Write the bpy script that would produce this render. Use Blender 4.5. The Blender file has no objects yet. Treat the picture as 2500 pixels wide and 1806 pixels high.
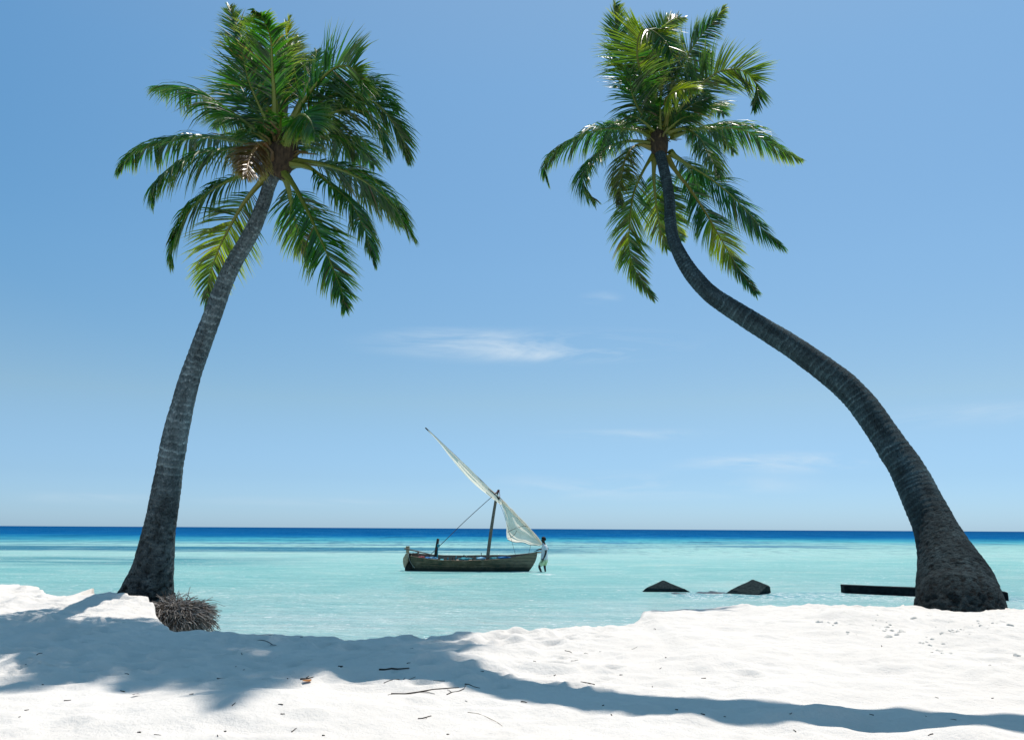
import bpy, math, random
import numpy as np
from mathutils import Vector, Matrix, noise
from math import radians as RAD, sin, cos, pi, exp, sqrt

random.seed(11)
SC = bpy.context.scene
COL = SC.collection

# ------------------------------------------------------------------ camera
F = 2000.0                      # focal length in photo pixels (2500 wide)
CX, CY = 1250.0, 903.0
CAM = Vector((0, 0, 1.78))      # the water lies at z = 0
PITCH, ROLL = math.atan((1290 - 903) / F), 0.0056
Fv = Vector((0, cos(PITCH), sin(PITCH))); U0 = Vector((0, -sin(PITCH), cos(PITCH))); R0 = Vector((1, 0, 0))
Uv = (U0 * cos(ROLL) - R0 * sin(ROLL)); Rv = (R0 * cos(ROLL) + U0 * sin(ROLL))
cam = bpy.data.cameras.new('camera'); camo = bpy.data.objects.new('camera', cam); COL.objects.link(camo)
cam.sensor_width = 36; cam.sensor_fit = 'HORIZONTAL'; cam.lens = F / 2500 * 36
cam.clip_start = 0.05; cam.clip_end = 40000
m = Matrix.Identity(4)
for i in range(3):
    m[i][0] = Rv[i]; m[i][1] = Uv[i]; m[i][2] = -Fv[i]; m[i][3] = CAM[i]
camo.matrix_world = m
SC.camera = camo

def ray(px, py): return Fv + Rv * ((px - CX) / F) - Uv * ((py - CY) / F)
def at(px, py, Y):
    d = ray(px, py); return CAM + d * ((Y - CAM.y) / d.y)
def onz(px, py, z):
    d = ray(px, py); return CAM + d * ((z - CAM.z) / d.z)

# ------------------------------------------------------------------ light
SUN_EL, SUN_AZ = RAD(66), RAD(30)          # azimuth to the right of straight ahead
SUNV = Vector((sin(SUN_AZ) * cos(SUN_EL), cos(SUN_AZ) * cos(SUN_EL), sin(SUN_EL)))
sun = bpy.data.lights.new('sun', 'SUN'); suno = bpy.data.objects.new('sun', sun); COL.objects.link(suno)
sun.energy = 4.35; sun.angle = RAD(0.53); sun.color = (1.0, 0.93, 0.86)
suno.rotation_euler = SUNV.to_track_quat('Z', 'Y').to_euler()
W = bpy.data.worlds.new("World"); SC.world = W; W.use_nodes = True
nt = W.node_tree; nt.nodes.clear()
wo = nt.nodes.new('ShaderNodeOutputWorld'); bg = nt.nodes.new('ShaderNodeBackground')
sky = nt.nodes.new('ShaderNodeTexSky'); sky.sky_type = 'NISHITA'; sky.sun_disc = False
sky.sun_elevation = SUN_EL; sky.sun_rotation = SUN_AZ
sky.air_density = 1.0; sky.dust_density = 0.3; sky.ozone_density = 1.5; sky.altitude = 0
bg.inputs[1].default_value = 0.095
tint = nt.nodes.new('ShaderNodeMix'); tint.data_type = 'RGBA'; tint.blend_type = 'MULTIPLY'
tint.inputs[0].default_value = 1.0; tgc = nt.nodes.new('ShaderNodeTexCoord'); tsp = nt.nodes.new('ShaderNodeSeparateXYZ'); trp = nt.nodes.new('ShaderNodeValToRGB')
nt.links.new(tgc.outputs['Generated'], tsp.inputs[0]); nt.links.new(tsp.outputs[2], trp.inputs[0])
te = trp.color_ramp.elements; te[0].position = 0; te[0].color = (.59, .94, 1.62, 1); te[1].position = 1; te[1].color = (.10, .92, .82, 1)  # zenith, out of view, is set teal to colour the shadows
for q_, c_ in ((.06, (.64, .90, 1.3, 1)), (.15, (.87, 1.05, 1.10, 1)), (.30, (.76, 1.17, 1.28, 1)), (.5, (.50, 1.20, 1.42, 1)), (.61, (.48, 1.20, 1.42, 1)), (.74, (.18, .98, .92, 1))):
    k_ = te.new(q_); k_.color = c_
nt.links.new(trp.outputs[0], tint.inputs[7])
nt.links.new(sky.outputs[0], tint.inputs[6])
# pale glare round the sun
adt = nt.nodes.new('ShaderNodeVectorMath'); adt.operation = 'DOT_PRODUCT'; nt.links.new(tgc.outputs['Generated'], adt.inputs[0]); adt.inputs[1].default_value = SUNV
amr = nt.nodes.new('ShaderNodeMapRange'); nt.links.new(adt.outputs['Value'], amr.inputs[0]); amr.inputs[1].default_value = .42; amr.inputs[2].default_value = .86; amr.inputs[4].default_value = .36
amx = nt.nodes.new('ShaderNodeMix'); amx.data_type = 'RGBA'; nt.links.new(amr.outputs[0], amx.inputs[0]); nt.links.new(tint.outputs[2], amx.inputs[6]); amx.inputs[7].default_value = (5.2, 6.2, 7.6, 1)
# thin high clouds as part of the sky
tc = nt.nodes.new('ShaderNodeTexCoord')
def wn(t, **k):
    n = nt.nodes.new(t)
    for a, b in k.items(): setattr(n, a, b)
    return n
def wl(a, b): nt.links.new(a, b)
mp = wn('ShaderNodeMapping'); mp.inputs['Scale'].default_value = (2.6, 2.6, 17); wl(tc.outputs['Generated'], mp.inputs[0])
mp.inputs['Rotation'].default_value = (0, RAD(3), 0)
cn = wn('ShaderNodeTexNoise'); cn.inputs['Scale'].default_value = 2.2; cn.inputs['Detail'].default_value = 9; cn.inputs['Roughness'].default_value = 0.62
cn.inputs['Distortion'].default_value = 0.5
wl(mp.outputs[0], cn.inputs['Vector'])
def blob(px, py, rx, rz, amp):
    d = ray(px, py).normalized()
    s = wn('ShaderNodeVectorMath', operation='SUBTRACT'); wl(tc.outputs['Generated'], s.inputs[0]); s.inputs[1].default_value = d
    q = wn('ShaderNodeVectorMath', operation='MULTIPLY'); wl(s.outputs[0], q.inputs[0]); q.inputs[1].default_value = (1 / rx, 1 / rx, 1 / rz)
    l = wn('ShaderNodeVectorMath', operation='LENGTH'); wl(q.outputs[0], l.inputs[0])
    r = wn('ShaderNodeMapRange'); r.interpolation_type = 'SMOOTHSTEP'; wl(l.outputs['Value'], r.inputs[0])
    r.inputs[1].default_value = 1; r.inputs[2].default_value = 0; r.inputs[3].default_value = 0; r.inputs[4].default_value = amp
    return r.outputs[0]
acc = None
for b in [(1290, 846, .25, .027, 1.0), (1080, 825, .10, .016, .6), (1440, 868, .13, .012, .7), (1465, 730, .035, .012, .45), (1900, 1130, .13, .02, .4), (1560, 1185, .26, .022, .75), (1900, 1128, .16, .016, .8), (1500, 1060, .12, .010, .5),
          (230, 1215, .10, .010, .35), (2400, 1010, .16, .018, .4), (800, 1225, .2, .008, .28), (1600, 1060, .1, .012, .3)]:
    o = blob(*b)
    if acc is None: acc = o
    else:
        a = wn('ShaderNodeMath', operation='ADD'); wl(acc, a.inputs[0]); wl(o, a.inputs[1]); acc = a.outputs[0]
cr = wn('ShaderNodeMapRange'); wl(cn.outputs[0], cr.inputs[0]); cr.inputs[1].default_value = .40; cr.inputs[2].default_value = .78
mm = wn('ShaderNodeMath', operation='MULTIPLY', use_clamp=True); wl(cr.outputs[0], mm.inputs[0]); wl(acc, mm.inputs[1])
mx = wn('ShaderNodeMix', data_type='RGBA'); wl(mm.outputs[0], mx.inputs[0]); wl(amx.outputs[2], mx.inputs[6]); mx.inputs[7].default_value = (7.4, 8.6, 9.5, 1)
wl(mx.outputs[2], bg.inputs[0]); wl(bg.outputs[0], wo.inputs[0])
SC.view_settings.view_transform = 'Standard'; SC.view_settings.look = 'None'
SC.view_settings.exposure = 0.0; SC.view_settings.gamma = 1.0; SC.view_settings.use_curve_mapping = False
SC.cycles.max_bounces = 6; SC.cycles.diffuse_bounces = 3; SC.cycles.transparent_max_bounces = 8

# ------------------------------------------------------------------ helpers
def tag(o, label=None, cat=None, group=None, kind=None):
    if label: o['label'] = label
    if cat: o['category'] = cat
    if group: o['group'] = group
    if kind: o['kind'] = kind
    return o
def empty(name, loc):
    o = bpy.data.objects.new(name, None); o.location = loc; COL.objects.link(o); o.empty_display_size = .2
    return o
class MB:
    def __init__(s): s.v = []; s.f = []; s.c = []; s.mi = []
    def add(s, vs, fs, col=None, mi=0):
        o = len(s.v); s.v += [tuple(v) for v in vs]; s.f += [tuple(i + o for i in f) for f in fs]
        s.mi += [mi] * len(fs)
        if col is not None: s.c += ([col] * len(vs) if not isinstance(col, list) else col)
        else: s.c += [(1, 1, 1, 1)] * len(vs)
    def build(s, name, mats, parent=None, smooth=True, usecol=False):
        me = bpy.data.meshes.new(name)
        org = parent.matrix_world_loc if False else (Vector(parent['_o']) if parent is not None and '_o' in parent else Vector((0, 0, 0)))
        me.from_pydata([(v[0] - org.x, v[1] - org.y, v[2] - org.z) for v in s.v], [], s.f)
        if not isinstance(mats, (list, tuple)): mats = [mats]
        for mt in mats: me.materials.append(mt)
        if len(mats) > 1: me.polygons.foreach_set('material_index', s.mi)
        if smooth: me.polygons.foreach_set('use_smooth', [True] * len(me.polygons))
        if usecol:
            a = me.color_attributes.new('tint', 'FLOAT_COLOR', 'POINT'); a.data.foreach_set('color', [x for c in s.c for x in c])
        me.update()
        o = bpy.data.objects.new(name, me); COL.objects.link(o)
        if parent is not None: o.parent = parent
        return o
def root(name, loc, label, cat, group=None):
    o = empty(name, loc); o['_o'] = tuple(loc); tag(o, label, cat, group); return o
def child_root(o, org): o['_o'] = tuple(org); return o

def catmull(P, n):
    P = [Vector(p) for p in P]
    Q = [2 * P[0] - P[1]] + P + [2 * P[-1] - P[-2]]
    out = []
    seg = len(P) - 1
    for k in range(n):
        t = k / (n - 1) * seg; i = min(int(t), seg - 1); u = t - i
        a, b, c, d = Q[i], Q[i + 1], Q[i + 2], Q[i + 3]
        out.append(0.5 * ((2 * b) + (c - a) * u + (2 * a - 5 * b + 4 * c - d) * u * u + (3 * b - a - 3 * c + d) * u ** 3))
    return out
def resample(pts, n):
    L = [0]
    for a, b in zip(pts, pts[1:]): L.append(L[-1] + (b - a).length)
    out = []; j = 0
    for k in range(n):
        s = L[-1] * k / (n - 1)
        while j < len(L) - 2 and L[j + 1] < s: j += 1
        u = (s - L[j]) / max(1e-9, L[j + 1] - L[j]); out.append(pts[j].lerp(pts[j + 1], min(1, max(0, u))))
    return out, L[-1]
def sweep(mb, pts, rad, seg=8, col=None, cap=True, mi=0, flat=1.0):
    pts = [Vector(p) for p in pts]; n = len(pts)
    if not callable(rad):
        r0 = rad; rad = (lambda t: r0) if not isinstance(r0, (list, tuple)) else (lambda t: r0[0] + (r0[1] - r0[0]) * t)
    vs = []; fs = []
    T = (pts[1] - pts[0]).normalized(); ref = Vector((0, 0, 1)) if abs(T.z) < .9 else Vector((0, 1, 0))
    A = T.cross(ref).normalized()
    for i, p in enumerate(pts):
        T = (pts[min(i + 1, n - 1)] - pts[max(i - 1, 0)]).normalized()
        A = (A - T * A.dot(T)).normalized(); B = T.cross(A)
        r = rad(i / (n - 1))
        for k in range(seg):
            a = 2 * pi * k / seg; vs.append(p + A * (r * cos(a)) + B * (r * flat * sin(a)))
    for i in range(n - 1):
        for k in range(seg):
            fs.append((i * seg + k, i * seg + (k + 1) % seg, (i + 1) * seg + (k + 1) % seg, (i + 1) * seg + k))
    if cap: fs.append(tuple(range(seg - 1, -1, -1))); fs.append(tuple((n - 1) * seg + k for k in range(seg)))
    mb.add(vs, fs, col, mi)
def box(mb, c, s, rot=None, col=None, taper=1.0):
    c = Vector(c); vs = []
    for z in (-1, 1):
        for y in (-1, 1):
            for x in (-1, 1):
                k = taper if z > 0 else 1
                v = Vector((x * s[0] / 2 * k, y * s[1] / 2 * k, z * s[2] / 2))
                if rot: v = rot @ v
                vs.append(c + v)
    mb.add(vs, [(0, 2, 3, 1), (4, 5, 7, 6), (0, 1, 5, 4), (2, 6, 7, 3), (0, 4, 6, 2), (1, 3, 7, 5)], col)

# ------------------------------------------------------------------ materials
def newmat(name):
    mt = bpy.data.materials.new(name); mt.use_nodes = True; t = mt.node_tree; t.nodes.clear()
    out = t.nodes.new('ShaderNodeOutputMaterial'); p = t.nodes.new('ShaderNodeBsdfPrincipled'); t.links.new(p.outputs[0], out.inputs[0])
    return mt, t, p, out
class NT:
    def __init__(s, t): s.t = t
    def n(s, typ, **k):
        n = s.t.nodes.new(typ)
        for a, b in k.items(): setattr(n, a, b)
        return n
    def l(s, a, b): s.t.links.new(a, b)
    def noise(s, vec, scale, detail=4, rough=.55, dist=0):
        n = s.n('ShaderNodeTexNoise'); n.inputs['Scale'].default_value = scale; n.inputs['Detail'].default_value = detail
        n.inputs['Roughness'].default_value = rough; n.inputs['Distortion'].default_value = dist
        if vec is not None: s.l(vec, n.inputs['Vector'])
        return n.outputs[0]
    def mapr(s, x, a, b, c=0, d=1, smooth=False):
        n = s.n('ShaderNodeMapRange'); n.interpolation_type = 'SMOOTHSTEP' if smooth else 'LINEAR'
        s.l(x, n.inputs[0])
        for i, v in zip((1, 2, 3, 4), (a, b, c, d)): n.inputs[i].default_value = v
        return n.outputs[0]
    def math(s, op, a, b=None, clamp=False):
        n = s.n('ShaderNodeMath', operation=op, use_clamp=clamp)
        for i, v in enumerate((a, b)):
            if v is None: continue
            if isinstance(v, (int, float)): n.inputs[i].default_value = v
            else: s.l(v, n.inputs[i])
        return n.outputs[0]
    def mix(s, f, a, b, blend='MIX'):
        n = s.n('ShaderNodeMix', data_type='RGBA', blend_type=blend)
        if isinstance(f, (int, float)): n.inputs[0].default_value = f
        else: s.l(f, n.inputs[0])
        for i, v in ((6, a), (7, b)):
            if isinstance(v, tuple): n.inputs[i].default_value = v if len(v) == 4 else v + (1,)
            else: s.l(v, n.inputs[i])
        return n.outputs[2]
    def pos(s): return s.n('ShaderNodeNewGeometry').outputs['Position']
    def obj(s): return s.n('ShaderNodeTexCoord').outputs['Object']
    def mapv(s, v, sc, loc=(0, 0, 0)):
        n = s.n('ShaderNodeMapping'); n.inputs['Scale'].default_value = sc; n.inputs['Location'].default_value = loc; s.l(v, n.inputs[0]); return n.outputs[0]
    def bump(s, h, strength, dist, prev=None):
        n = s.n('ShaderNodeBump'); n.inputs['Strength'].default_value = strength; n.inputs['Distance'].default_value = dist
        s.l(h, n.inputs['Height'])
        if prev is not None: s.l(prev, n.inputs['Normal'])
        return n.outputs[0]
def simple(name, c1, c2=None, scale=8, rough=.7, stretch=(1, 1, 1), bump=0, bdist=.01, spec=.3, detail=5):
    mt, t, p, out = newmat(name); N = NT(t)
    c2 = c2 or tuple(x * .6 for x in c1)
    v = N.mapv(N.obj(), stretch)
    nz = N.noise(v, scale, detail, .6)
    N.l(N.mix(N.mapr(nz, .32, .68), c1, c2), p.inputs['Base Color'])
    p.inputs['Roughness'].default_value = rough; p.inputs['Specular IOR Level'].default_value = spec
    if bump: N.l(N.bump(nz, bump, bdist), p.inputs['Normal'])
    return mt

def leafmat(name, trans, tcol, rough=.33, spec=.5):
    mt, t, p, out = newmat(name); N = NT(t)
    a = N.n('ShaderNodeVertexColor', layer_name='tint')
    p.inputs['Roughness'].default_value = rough; p.inputs['Specular IOR Level'].default_value = spec
    N.l(a.outputs[0], p.inputs['Base Color'])
    tr = N.n('ShaderNodeBsdfTranslucent')
    N.l(N.mix(1.0, a.outputs[0], tcol, 'MULTIPLY'), tr.inputs[0])
    ms = N.n('ShaderNodeMixShader'); ms.inputs[0].default_value = trans
    N.l(p.outputs[0], ms.inputs[1]); N.l(tr.outputs[0], ms.inputs[2]); N.l(ms.outputs[0], out.inputs[0])
    return mt
M_leaf = leafmat('palm_leaf', .42, (2.9, 4.1, 1.1), rough=.36, spec=.8)
M_rachis = leafmat('palm_rachis', .0, (1, 1, 1), .5, .4)

def trunkmat(name, c1, c2, c3):
    mt, t, p, out = newmat(name); N = NT(t); a = N.n('ShaderNodeVertexColor', layer_name='tint')
    v = N.obj()
    n1 = N.noise(v, 5, 6, .65); n2 = N.noise(v, 34, 5, .7); n3 = N.noise(N.mapv(v, (60, 60, 9)), 1.6, 3, .6)
    base = N.mix(N.mapr(n1, .35, .65), c1, c2)
    base = N.mix(N.mapr(n2, .5, .72, 0, .75), base, c3)
    crack = N.mapr(n3, .60, .68)
    base = N.mix(crack, base, (.012, .014, .014))
    np_ = N.noise(N.mapv(v, (1, 1, 1.5)), 13, 4, .62, .4); nq = N.noise(v, 4.5, 3, .6)
    pit = N.math('MULTIPLY', N.mapr(np_, .545, .60), a.outputs['Alpha'])
    ridge = N.math('MULTIPLY', N.mapr(np_, .46, .38), a.outputs['Alpha'])
    base = N.mix(N.math('MULTIPLY', pit, .85), base, (.006, .008, .009)); base = N.mix(N.math('MULTIPLY', ridge, .35), base, c3)
    N.l(N.mix(1.0, base, a.outputs[0], 'MULTIPLY'), p.inputs['Base Color'])
    p.inputs['Roughness'].default_value = .9; p.inputs['Specular IOR Level'].default_value = .2
    h = N.math('ADD', N.math('MULTIPLY', n2, .8), N.math('MULTIPLY', crack, -.6))
    b1 = N.bump(N.math('MULTIPLY', np_, a.outputs['Alpha']), 1.0, -.28)
    N.l(N.bump(h, .9, .03, b1), p.inputs['Normal'])
    return mt
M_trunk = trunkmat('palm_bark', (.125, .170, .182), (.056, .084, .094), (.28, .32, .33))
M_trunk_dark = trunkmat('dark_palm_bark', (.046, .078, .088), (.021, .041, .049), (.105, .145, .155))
M_root = simple('root_fibre', (.42, .37, .33), (.10, .075, .055), 9, .85)
M_fibre = simple('crown_fibre', (.07, .05, .03), (.02, .015, .01), 30, .9, (1, 1, .3), .6)
M_twig = simple('twig_wood', (.06, .042, .03), (.02, .015, .012), 40, .85)
M_straw = simple('dry_stem', (.34, .25, .15), (.16, .11, .07), 30, .8)
M_stone = simple('coral_stone', (.80, .77, .71), (.66, .62, .56), 30, .95, bump=.8)
M_conc = simple('wet_concrete', (.030, .048, .050), (.008, .014, .017), 16, .9, bump=.8, bdist=.03, spec=.04, detail=8)
M_slab = simple('wet_black_concrete', (.014, .020, .024), (.004, .006, .008), 9, .85, bump=.7, bdist=.03, spec=.06)

# sand
def sandmat():
    mt, t, p, out = newmat('white_sand'); N = NT(t); v = N.pos()
    n1 = N.noise(v, 1.2, 4); n2 = N.noise(v, 120, 4, .75); n3 = N.noise(v, 9, 6, .7)
    c = N.mix(N.mapr(n1, .35, .7), (.82, .775, .72), (.78, .735, .68))
    c = N.mix(N.mapr(n2, .60, .75, 0, .35), c, (.50, .47, .43))
    c = N.mix(N.mapr(n3, .62, .80, 0, .22), c, (.55, .52, .48)); c = N.mix(N.mapr(N.noise(v, 3.1, 5, .65), .58, .75, 0, .14), c, (.6, .57, .53))
    N.l(c, p.inputs['Base Color']); p.inputs['Roughness'].default_value = .95; p.inputs['Specular IOR Level'].default_value = .15
    b = N.bump(n3, .55, .05); b = N.bump(N.noise(v, 40, 5, .7), .55, .012, b); b = N.bump(n2, .4, .005, b)
    N.l(b, p.inputs['Normal'])
    return mt
M_sand = sandmat()

# sea
def watermat():
    mt, t, p, out = newmat('lagoon_water'); N = NT(t); v = N.pos()
    sx = N.n('ShaderNodeSeparateXYZ'); N.l(v, sx.inputs[0]); X, Y = sx.outputs[0], sx.outputs[1]
    nw = N.noise(N.mapv(v, (.035, .05, 1)), 1, 5, .6)
    nf = N.noise(N.mapv(v, (.16, .35, 1)), 1, 6, .62)          # patches and streaks
    nr = N.noise(N.mapv(v, (1.1, 3.0, 1)), 1, 5, .65)         # ripples
    Yw = N.math('MULTIPLY', Y, N.math('ADD', N.math('MULTIPLY', N.math('SUBTRACT', nw, .5), .55), 1.0))
    Yw = N.math('MULTIPLY', Yw, N.math('ADD', N.math('MULTIPLY', N.math('SUBTRACT', nf, .5), .22), 1.0))
    # the reef edge comes nearer on the left
    Yw = N.math('ADD', Yw, N.mapr(X, -60, 40, 12, -14))
    u = N.math('DIVIDE', 14.0, N.math('MAXIMUM', Yw, 5.0))
    r = N.n('ShaderNodeValToRGB'); N.l(u, r.inputs[0]); e = r.color_ramp.elements
    st = [(0, (.001, .062, .19)), (.068, (.001, .098, .28)), (.084, (.015, .19, .34)), (.112, (.08, .38, .46)), (.155, (.30, .54, .52)), (.28, (.37, .60, .57)), (.38, (.28, .55, .52)),
          (.55, (.26, .50, .48)), (.78, (.28, .485, .48)), (1.0, (.40, .54, .54)), ]
    e[0].position = 0; e[0].color = st[0][1] + (1,); e[1].position = 1; e[1].color = st[-1][1] + (1,)
    for q, c in st[1:-1]:
        k = e.new(q); k.color = c + (1,)
    c = r.outputs[0]
    # dark sea-grass and coral patches
    ns = N.noise(N.mapv(v, (.05, .22, 1), (3, 7, 0)), 1, 6, .62)
    def band(y0, y1, x0, x1, soft, thr, col, amt, c):
        yy = N.math('MULTIPLY', N.mapr(Y, y0 - soft, y0 + soft, smooth=True), N.mapr(Y, y1 - soft, y1 + soft, 1, 0, True))
        xx = N.math('MULTIPLY', N.mapr(X, x0 - 5, x0 + 5, smooth=True), N.mapr(X, x1 - 9, x1 + 5, 1, 0, True))
        k = N.math('MULTIPLY', N.math('MULTIPLY', yy, xx), N.mapr(ns, thr, thr + .10, 0, amt))
        return N.mix(k, c, col)
    c = band(62, 78, -90, 8, 3, .36, (.012, .15, .25), .9, c)
    c = band(80, 125, -120, 45, 8, .50, (.01, .12, .28), .8, c)
    c = band(39, 50, -90, -12, 2.5, .40, (.02, .19, .25), .85, c)
    c = band(30, 36, -60, -17, 2, .45, (.10, .36, .38), .6, c)
    # weed fragments in the shallows
    nv = N.noise(N.mapv(v, (7, 9, 1)), 1, 5, .75); ng = N.noise(N.mapv(v, (.5, .9, 1), (1, 4, 0)), 1, 3)
    wz = N.math('MULTIPLY', N.mapr(nv, .63, .67), N.math('MULTIPLY', N.mapr(ng, .50, .62), N.mapr(Y, 17, 19, 1, 0)))
    c = N.mix(N.math('MULTIPLY', wz, .6), c, (.06, .14, .14))
    # ripple tone
    nearw = N.mapr(Y, 42, 72, 1, 0)
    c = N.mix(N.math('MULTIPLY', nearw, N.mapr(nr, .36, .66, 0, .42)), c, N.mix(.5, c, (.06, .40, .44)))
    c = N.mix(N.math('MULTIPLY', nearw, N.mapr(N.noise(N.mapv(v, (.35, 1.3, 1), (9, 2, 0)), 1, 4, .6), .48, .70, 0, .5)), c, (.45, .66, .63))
    chop = N.noise(N.mapv(v, (.9, .22, 1), (4, 4, 0)), 1, 5, .7)
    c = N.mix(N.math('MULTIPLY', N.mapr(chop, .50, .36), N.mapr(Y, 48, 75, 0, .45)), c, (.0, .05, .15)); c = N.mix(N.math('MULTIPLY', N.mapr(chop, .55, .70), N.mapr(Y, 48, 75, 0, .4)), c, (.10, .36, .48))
    c = N.mix(N.math('MULTIPLY', N.mapr(N.noise(N.mapv(v, (.22, .9, 1), (1, 9, 0)), 1, 5, .65), .52, .38, 0, .30), N.mapr(Y, 60, 50)), c, (.09, .36, .38))
    ch2 = N.noise(N.mapv(v, (.10, .022, 1), (2, 2, 0)), 1, 6, .75)
    c = N.mix(N.math('MULTIPLY', N.mapr(ch2, .52, .64, 0, .55), N.mapr(Y, 80, 110)), c, (.02, .16, .34)); c = N.mix(N.math('MULTIPLY', N.mapr(ch2, .48, .38, 0, .5), N.mapr(Y, 80, 110)), c, (.0, .035, .13))
    mot = N.noise(N.mapv(v, (.16, .20, 1), (6, 1, 0)), 1, 5, .62)
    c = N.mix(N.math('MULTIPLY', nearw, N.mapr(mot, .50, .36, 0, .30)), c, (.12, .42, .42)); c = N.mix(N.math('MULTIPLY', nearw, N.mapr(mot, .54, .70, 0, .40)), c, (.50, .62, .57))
    rp = N.noise(N.mapv(v, (2.0, 6.5, 1), (3, 3, 0)), 1, 4, .7)
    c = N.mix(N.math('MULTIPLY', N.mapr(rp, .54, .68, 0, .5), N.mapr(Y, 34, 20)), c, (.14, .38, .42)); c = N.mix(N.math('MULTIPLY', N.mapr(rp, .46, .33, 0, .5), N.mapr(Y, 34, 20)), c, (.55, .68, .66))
    # sun glints painted as white flecks into the water colour
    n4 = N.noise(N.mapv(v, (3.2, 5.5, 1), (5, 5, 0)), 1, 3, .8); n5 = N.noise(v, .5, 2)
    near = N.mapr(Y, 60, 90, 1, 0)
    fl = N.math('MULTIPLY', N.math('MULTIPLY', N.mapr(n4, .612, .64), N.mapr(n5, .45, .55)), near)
    # broken water round the concrete
    bx = N.math('MULTIPLY', N.mapr(X, 4.0, 4.8), N.mapr(X, 13.2, 14.5, 1, 0))
    by = N.math('MULTIPLY', N.mapr(Y, 21.2, 22.6, smooth=True), N.mapr(Y, 24.0, 25.2, 1, 0, True))
    bz = N.math('MULTIPLY', bx, by)
    c = N.mix(N.math('MULTIPLY', bz, N.mapr(nf, .40, .60, 0, .75)), c, (.05, .25, .33))
    n6 = N.noise(N.mapv(v, (5, 8, 1), (2, 8, 0)), 1, 4, .8)
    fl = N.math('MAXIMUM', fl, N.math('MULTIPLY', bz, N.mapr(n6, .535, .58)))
    def ring(x_, y_, rx, ry, thr):
        q = N.n('ShaderNodeVectorMath', operation='MULTIPLY'); sb = N.n('ShaderNodeVectorMath', operation='SUBTRACT'); N.l(v, sb.inputs[0]); sb.inputs[1].default_value = (x_, y_, 0)
        N.l(sb.outputs[0], q.inputs[0]); q.inputs[1].default_value = (1 / rx, 1 / ry, 0); ln_ = N.n('ShaderNodeVectorMath', operation='LENGTH'); N.l(q.outputs[0], ln_.inputs[0])
        return N.math('MULTIPLY', N.mapr(ln_.outputs['Value'], 1, .6), N.mapr(n6, thr, thr + .04))
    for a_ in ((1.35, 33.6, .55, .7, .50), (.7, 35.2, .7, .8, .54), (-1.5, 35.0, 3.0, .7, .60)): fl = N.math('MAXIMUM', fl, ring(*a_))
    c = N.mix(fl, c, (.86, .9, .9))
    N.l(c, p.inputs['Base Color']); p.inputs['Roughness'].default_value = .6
    p.inputs['Specular IOR Level'].default_value = 0.0
    far = N.mapr(Y, 20, 220, 1, .25)
    h = N.math('ADD', nr, N.math('MULTIPLY', N.noise(N.mapv(v, (3.5, 7, 1)), 1, 4, .7), .45))
    b = N.n('ShaderNodeBump'); N.l(far, b.inputs['Strength']); b.inputs['Distance'].default_value = .19; N.l(h, b.inputs['Height'])
    df = N.n('ShaderNodeBsdfDiffuse'); N.l(c, df.inputs[0]); gl = N.n('ShaderNodeBsdfGlossy'); gl.inputs['Roughness'].default_value = .12
    N.l(b.outputs[0], df.inputs['Normal']); N.l(b.outputs[0], gl.inputs['Normal'])
    fr_ = N.n('ShaderNodeFresnel'); fr_.inputs[0].default_value = 1.2; N.l(b.outputs[0], fr_.inputs['Normal'])
    ms = N.n('ShaderNodeMixShader'); N.l(N.math('MULTIPLY', N.mapr(fr_.outputs[0], 0, .7, .02, .42), N.mapr(Y, 38, 80, 1, .025)), ms.inputs[0])
    N.l(df.outputs[0], ms.inputs[1]); N.l(gl.outputs[0], ms.inputs[2]); N.l(ms.outputs[0], out.inputs[0])
    return mt
M_water = watermat()

# ------------------------------------------------------------------ sea surface
mb = MB()
xs = [-16000, -4000, -1000, -300, -100, -40, 0, 40, 100, 300, 1000, 4000, 16000]
ys = [-60, 0, 8, 12, 20, 40, 80, 200, 600, 2000, 6000, 16000]
vs = [(x, y, 0) for y in ys for x in xs]; nx = len(xs)
mb.add(vs, [(j * nx + i, j * nx + i + 1, (j + 1) * nx + i + 1, (j + 1) * nx + i) for j in range(len(ys) - 1) for i in range(nx - 1)])
sea = mb.build('sea', M_water); tag(sea, 'turquoise lagoon turning deep blue towards the horizon', 'sea', kind='structure')

# ------------------------------------------------------------------ sand
K = 2500 / 2267.0
edge = [(-420, 1275, .93), (-200, 1283, .93), (0, 1292, .92), (45, 1294, .92), (80, 1303, .92), (110, 1318, .90), (150, 1326, .88), (180, 1322, .90), (212, 1313, .92), (240, 1322, .90), (262, 1326, .88),
        (326, 1331, .86), (342, 1346, .81), (352, 1372, .75), (368, 1387, .70), (400, 1396, .67), (440, 1401, .65), (478, 1403, .64), (530, 1402, .64), (600, 1404, .63), (700, 1409, .62), (780, 1413, .61), (880, 1409, .62),
        (1000, 1405, .62), (1100, 1400, .62), (1200, 1396, .62), (1300, 1390, .63), (1380, 1384, .64), (1412, 1376, .65), (1424, 1352, .72), (1450, 1348, .73), (1560, 1342, .75), (1700, 1337, .77),
        (1850, 1338, .78), (2020, 1343, .78), (2130, 1346, .78), (2267, 1350, .78), (2500, 1352, .78), (2800, 1352, .78)]
ex = []; ey = []; ez = []
for dx_, dy_, z_ in edge:
    p_ = onz(dx_ * K, dy_ * K, z_); ex.append(p_.x); ey.append(p_.y); ez.append(z_)
o_ = np.argsort(ex); ex = np.array(ex)[o_]; ey = np.array(ey)[o_]; ez = np.array(ez)[o_]
def sand_edge(x): return float(np.interp(x, ex, ey)), float(np.interp(x, ex, ez))
MOUNDS = []
def mound(dx_, dy_, r, h, zr=.6, ax=1.0):
    p_ = onz(dx_ * K, dy_ * K, zr); MOUNDS.append((p_.x, p_.y, r, h, ax))
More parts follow.
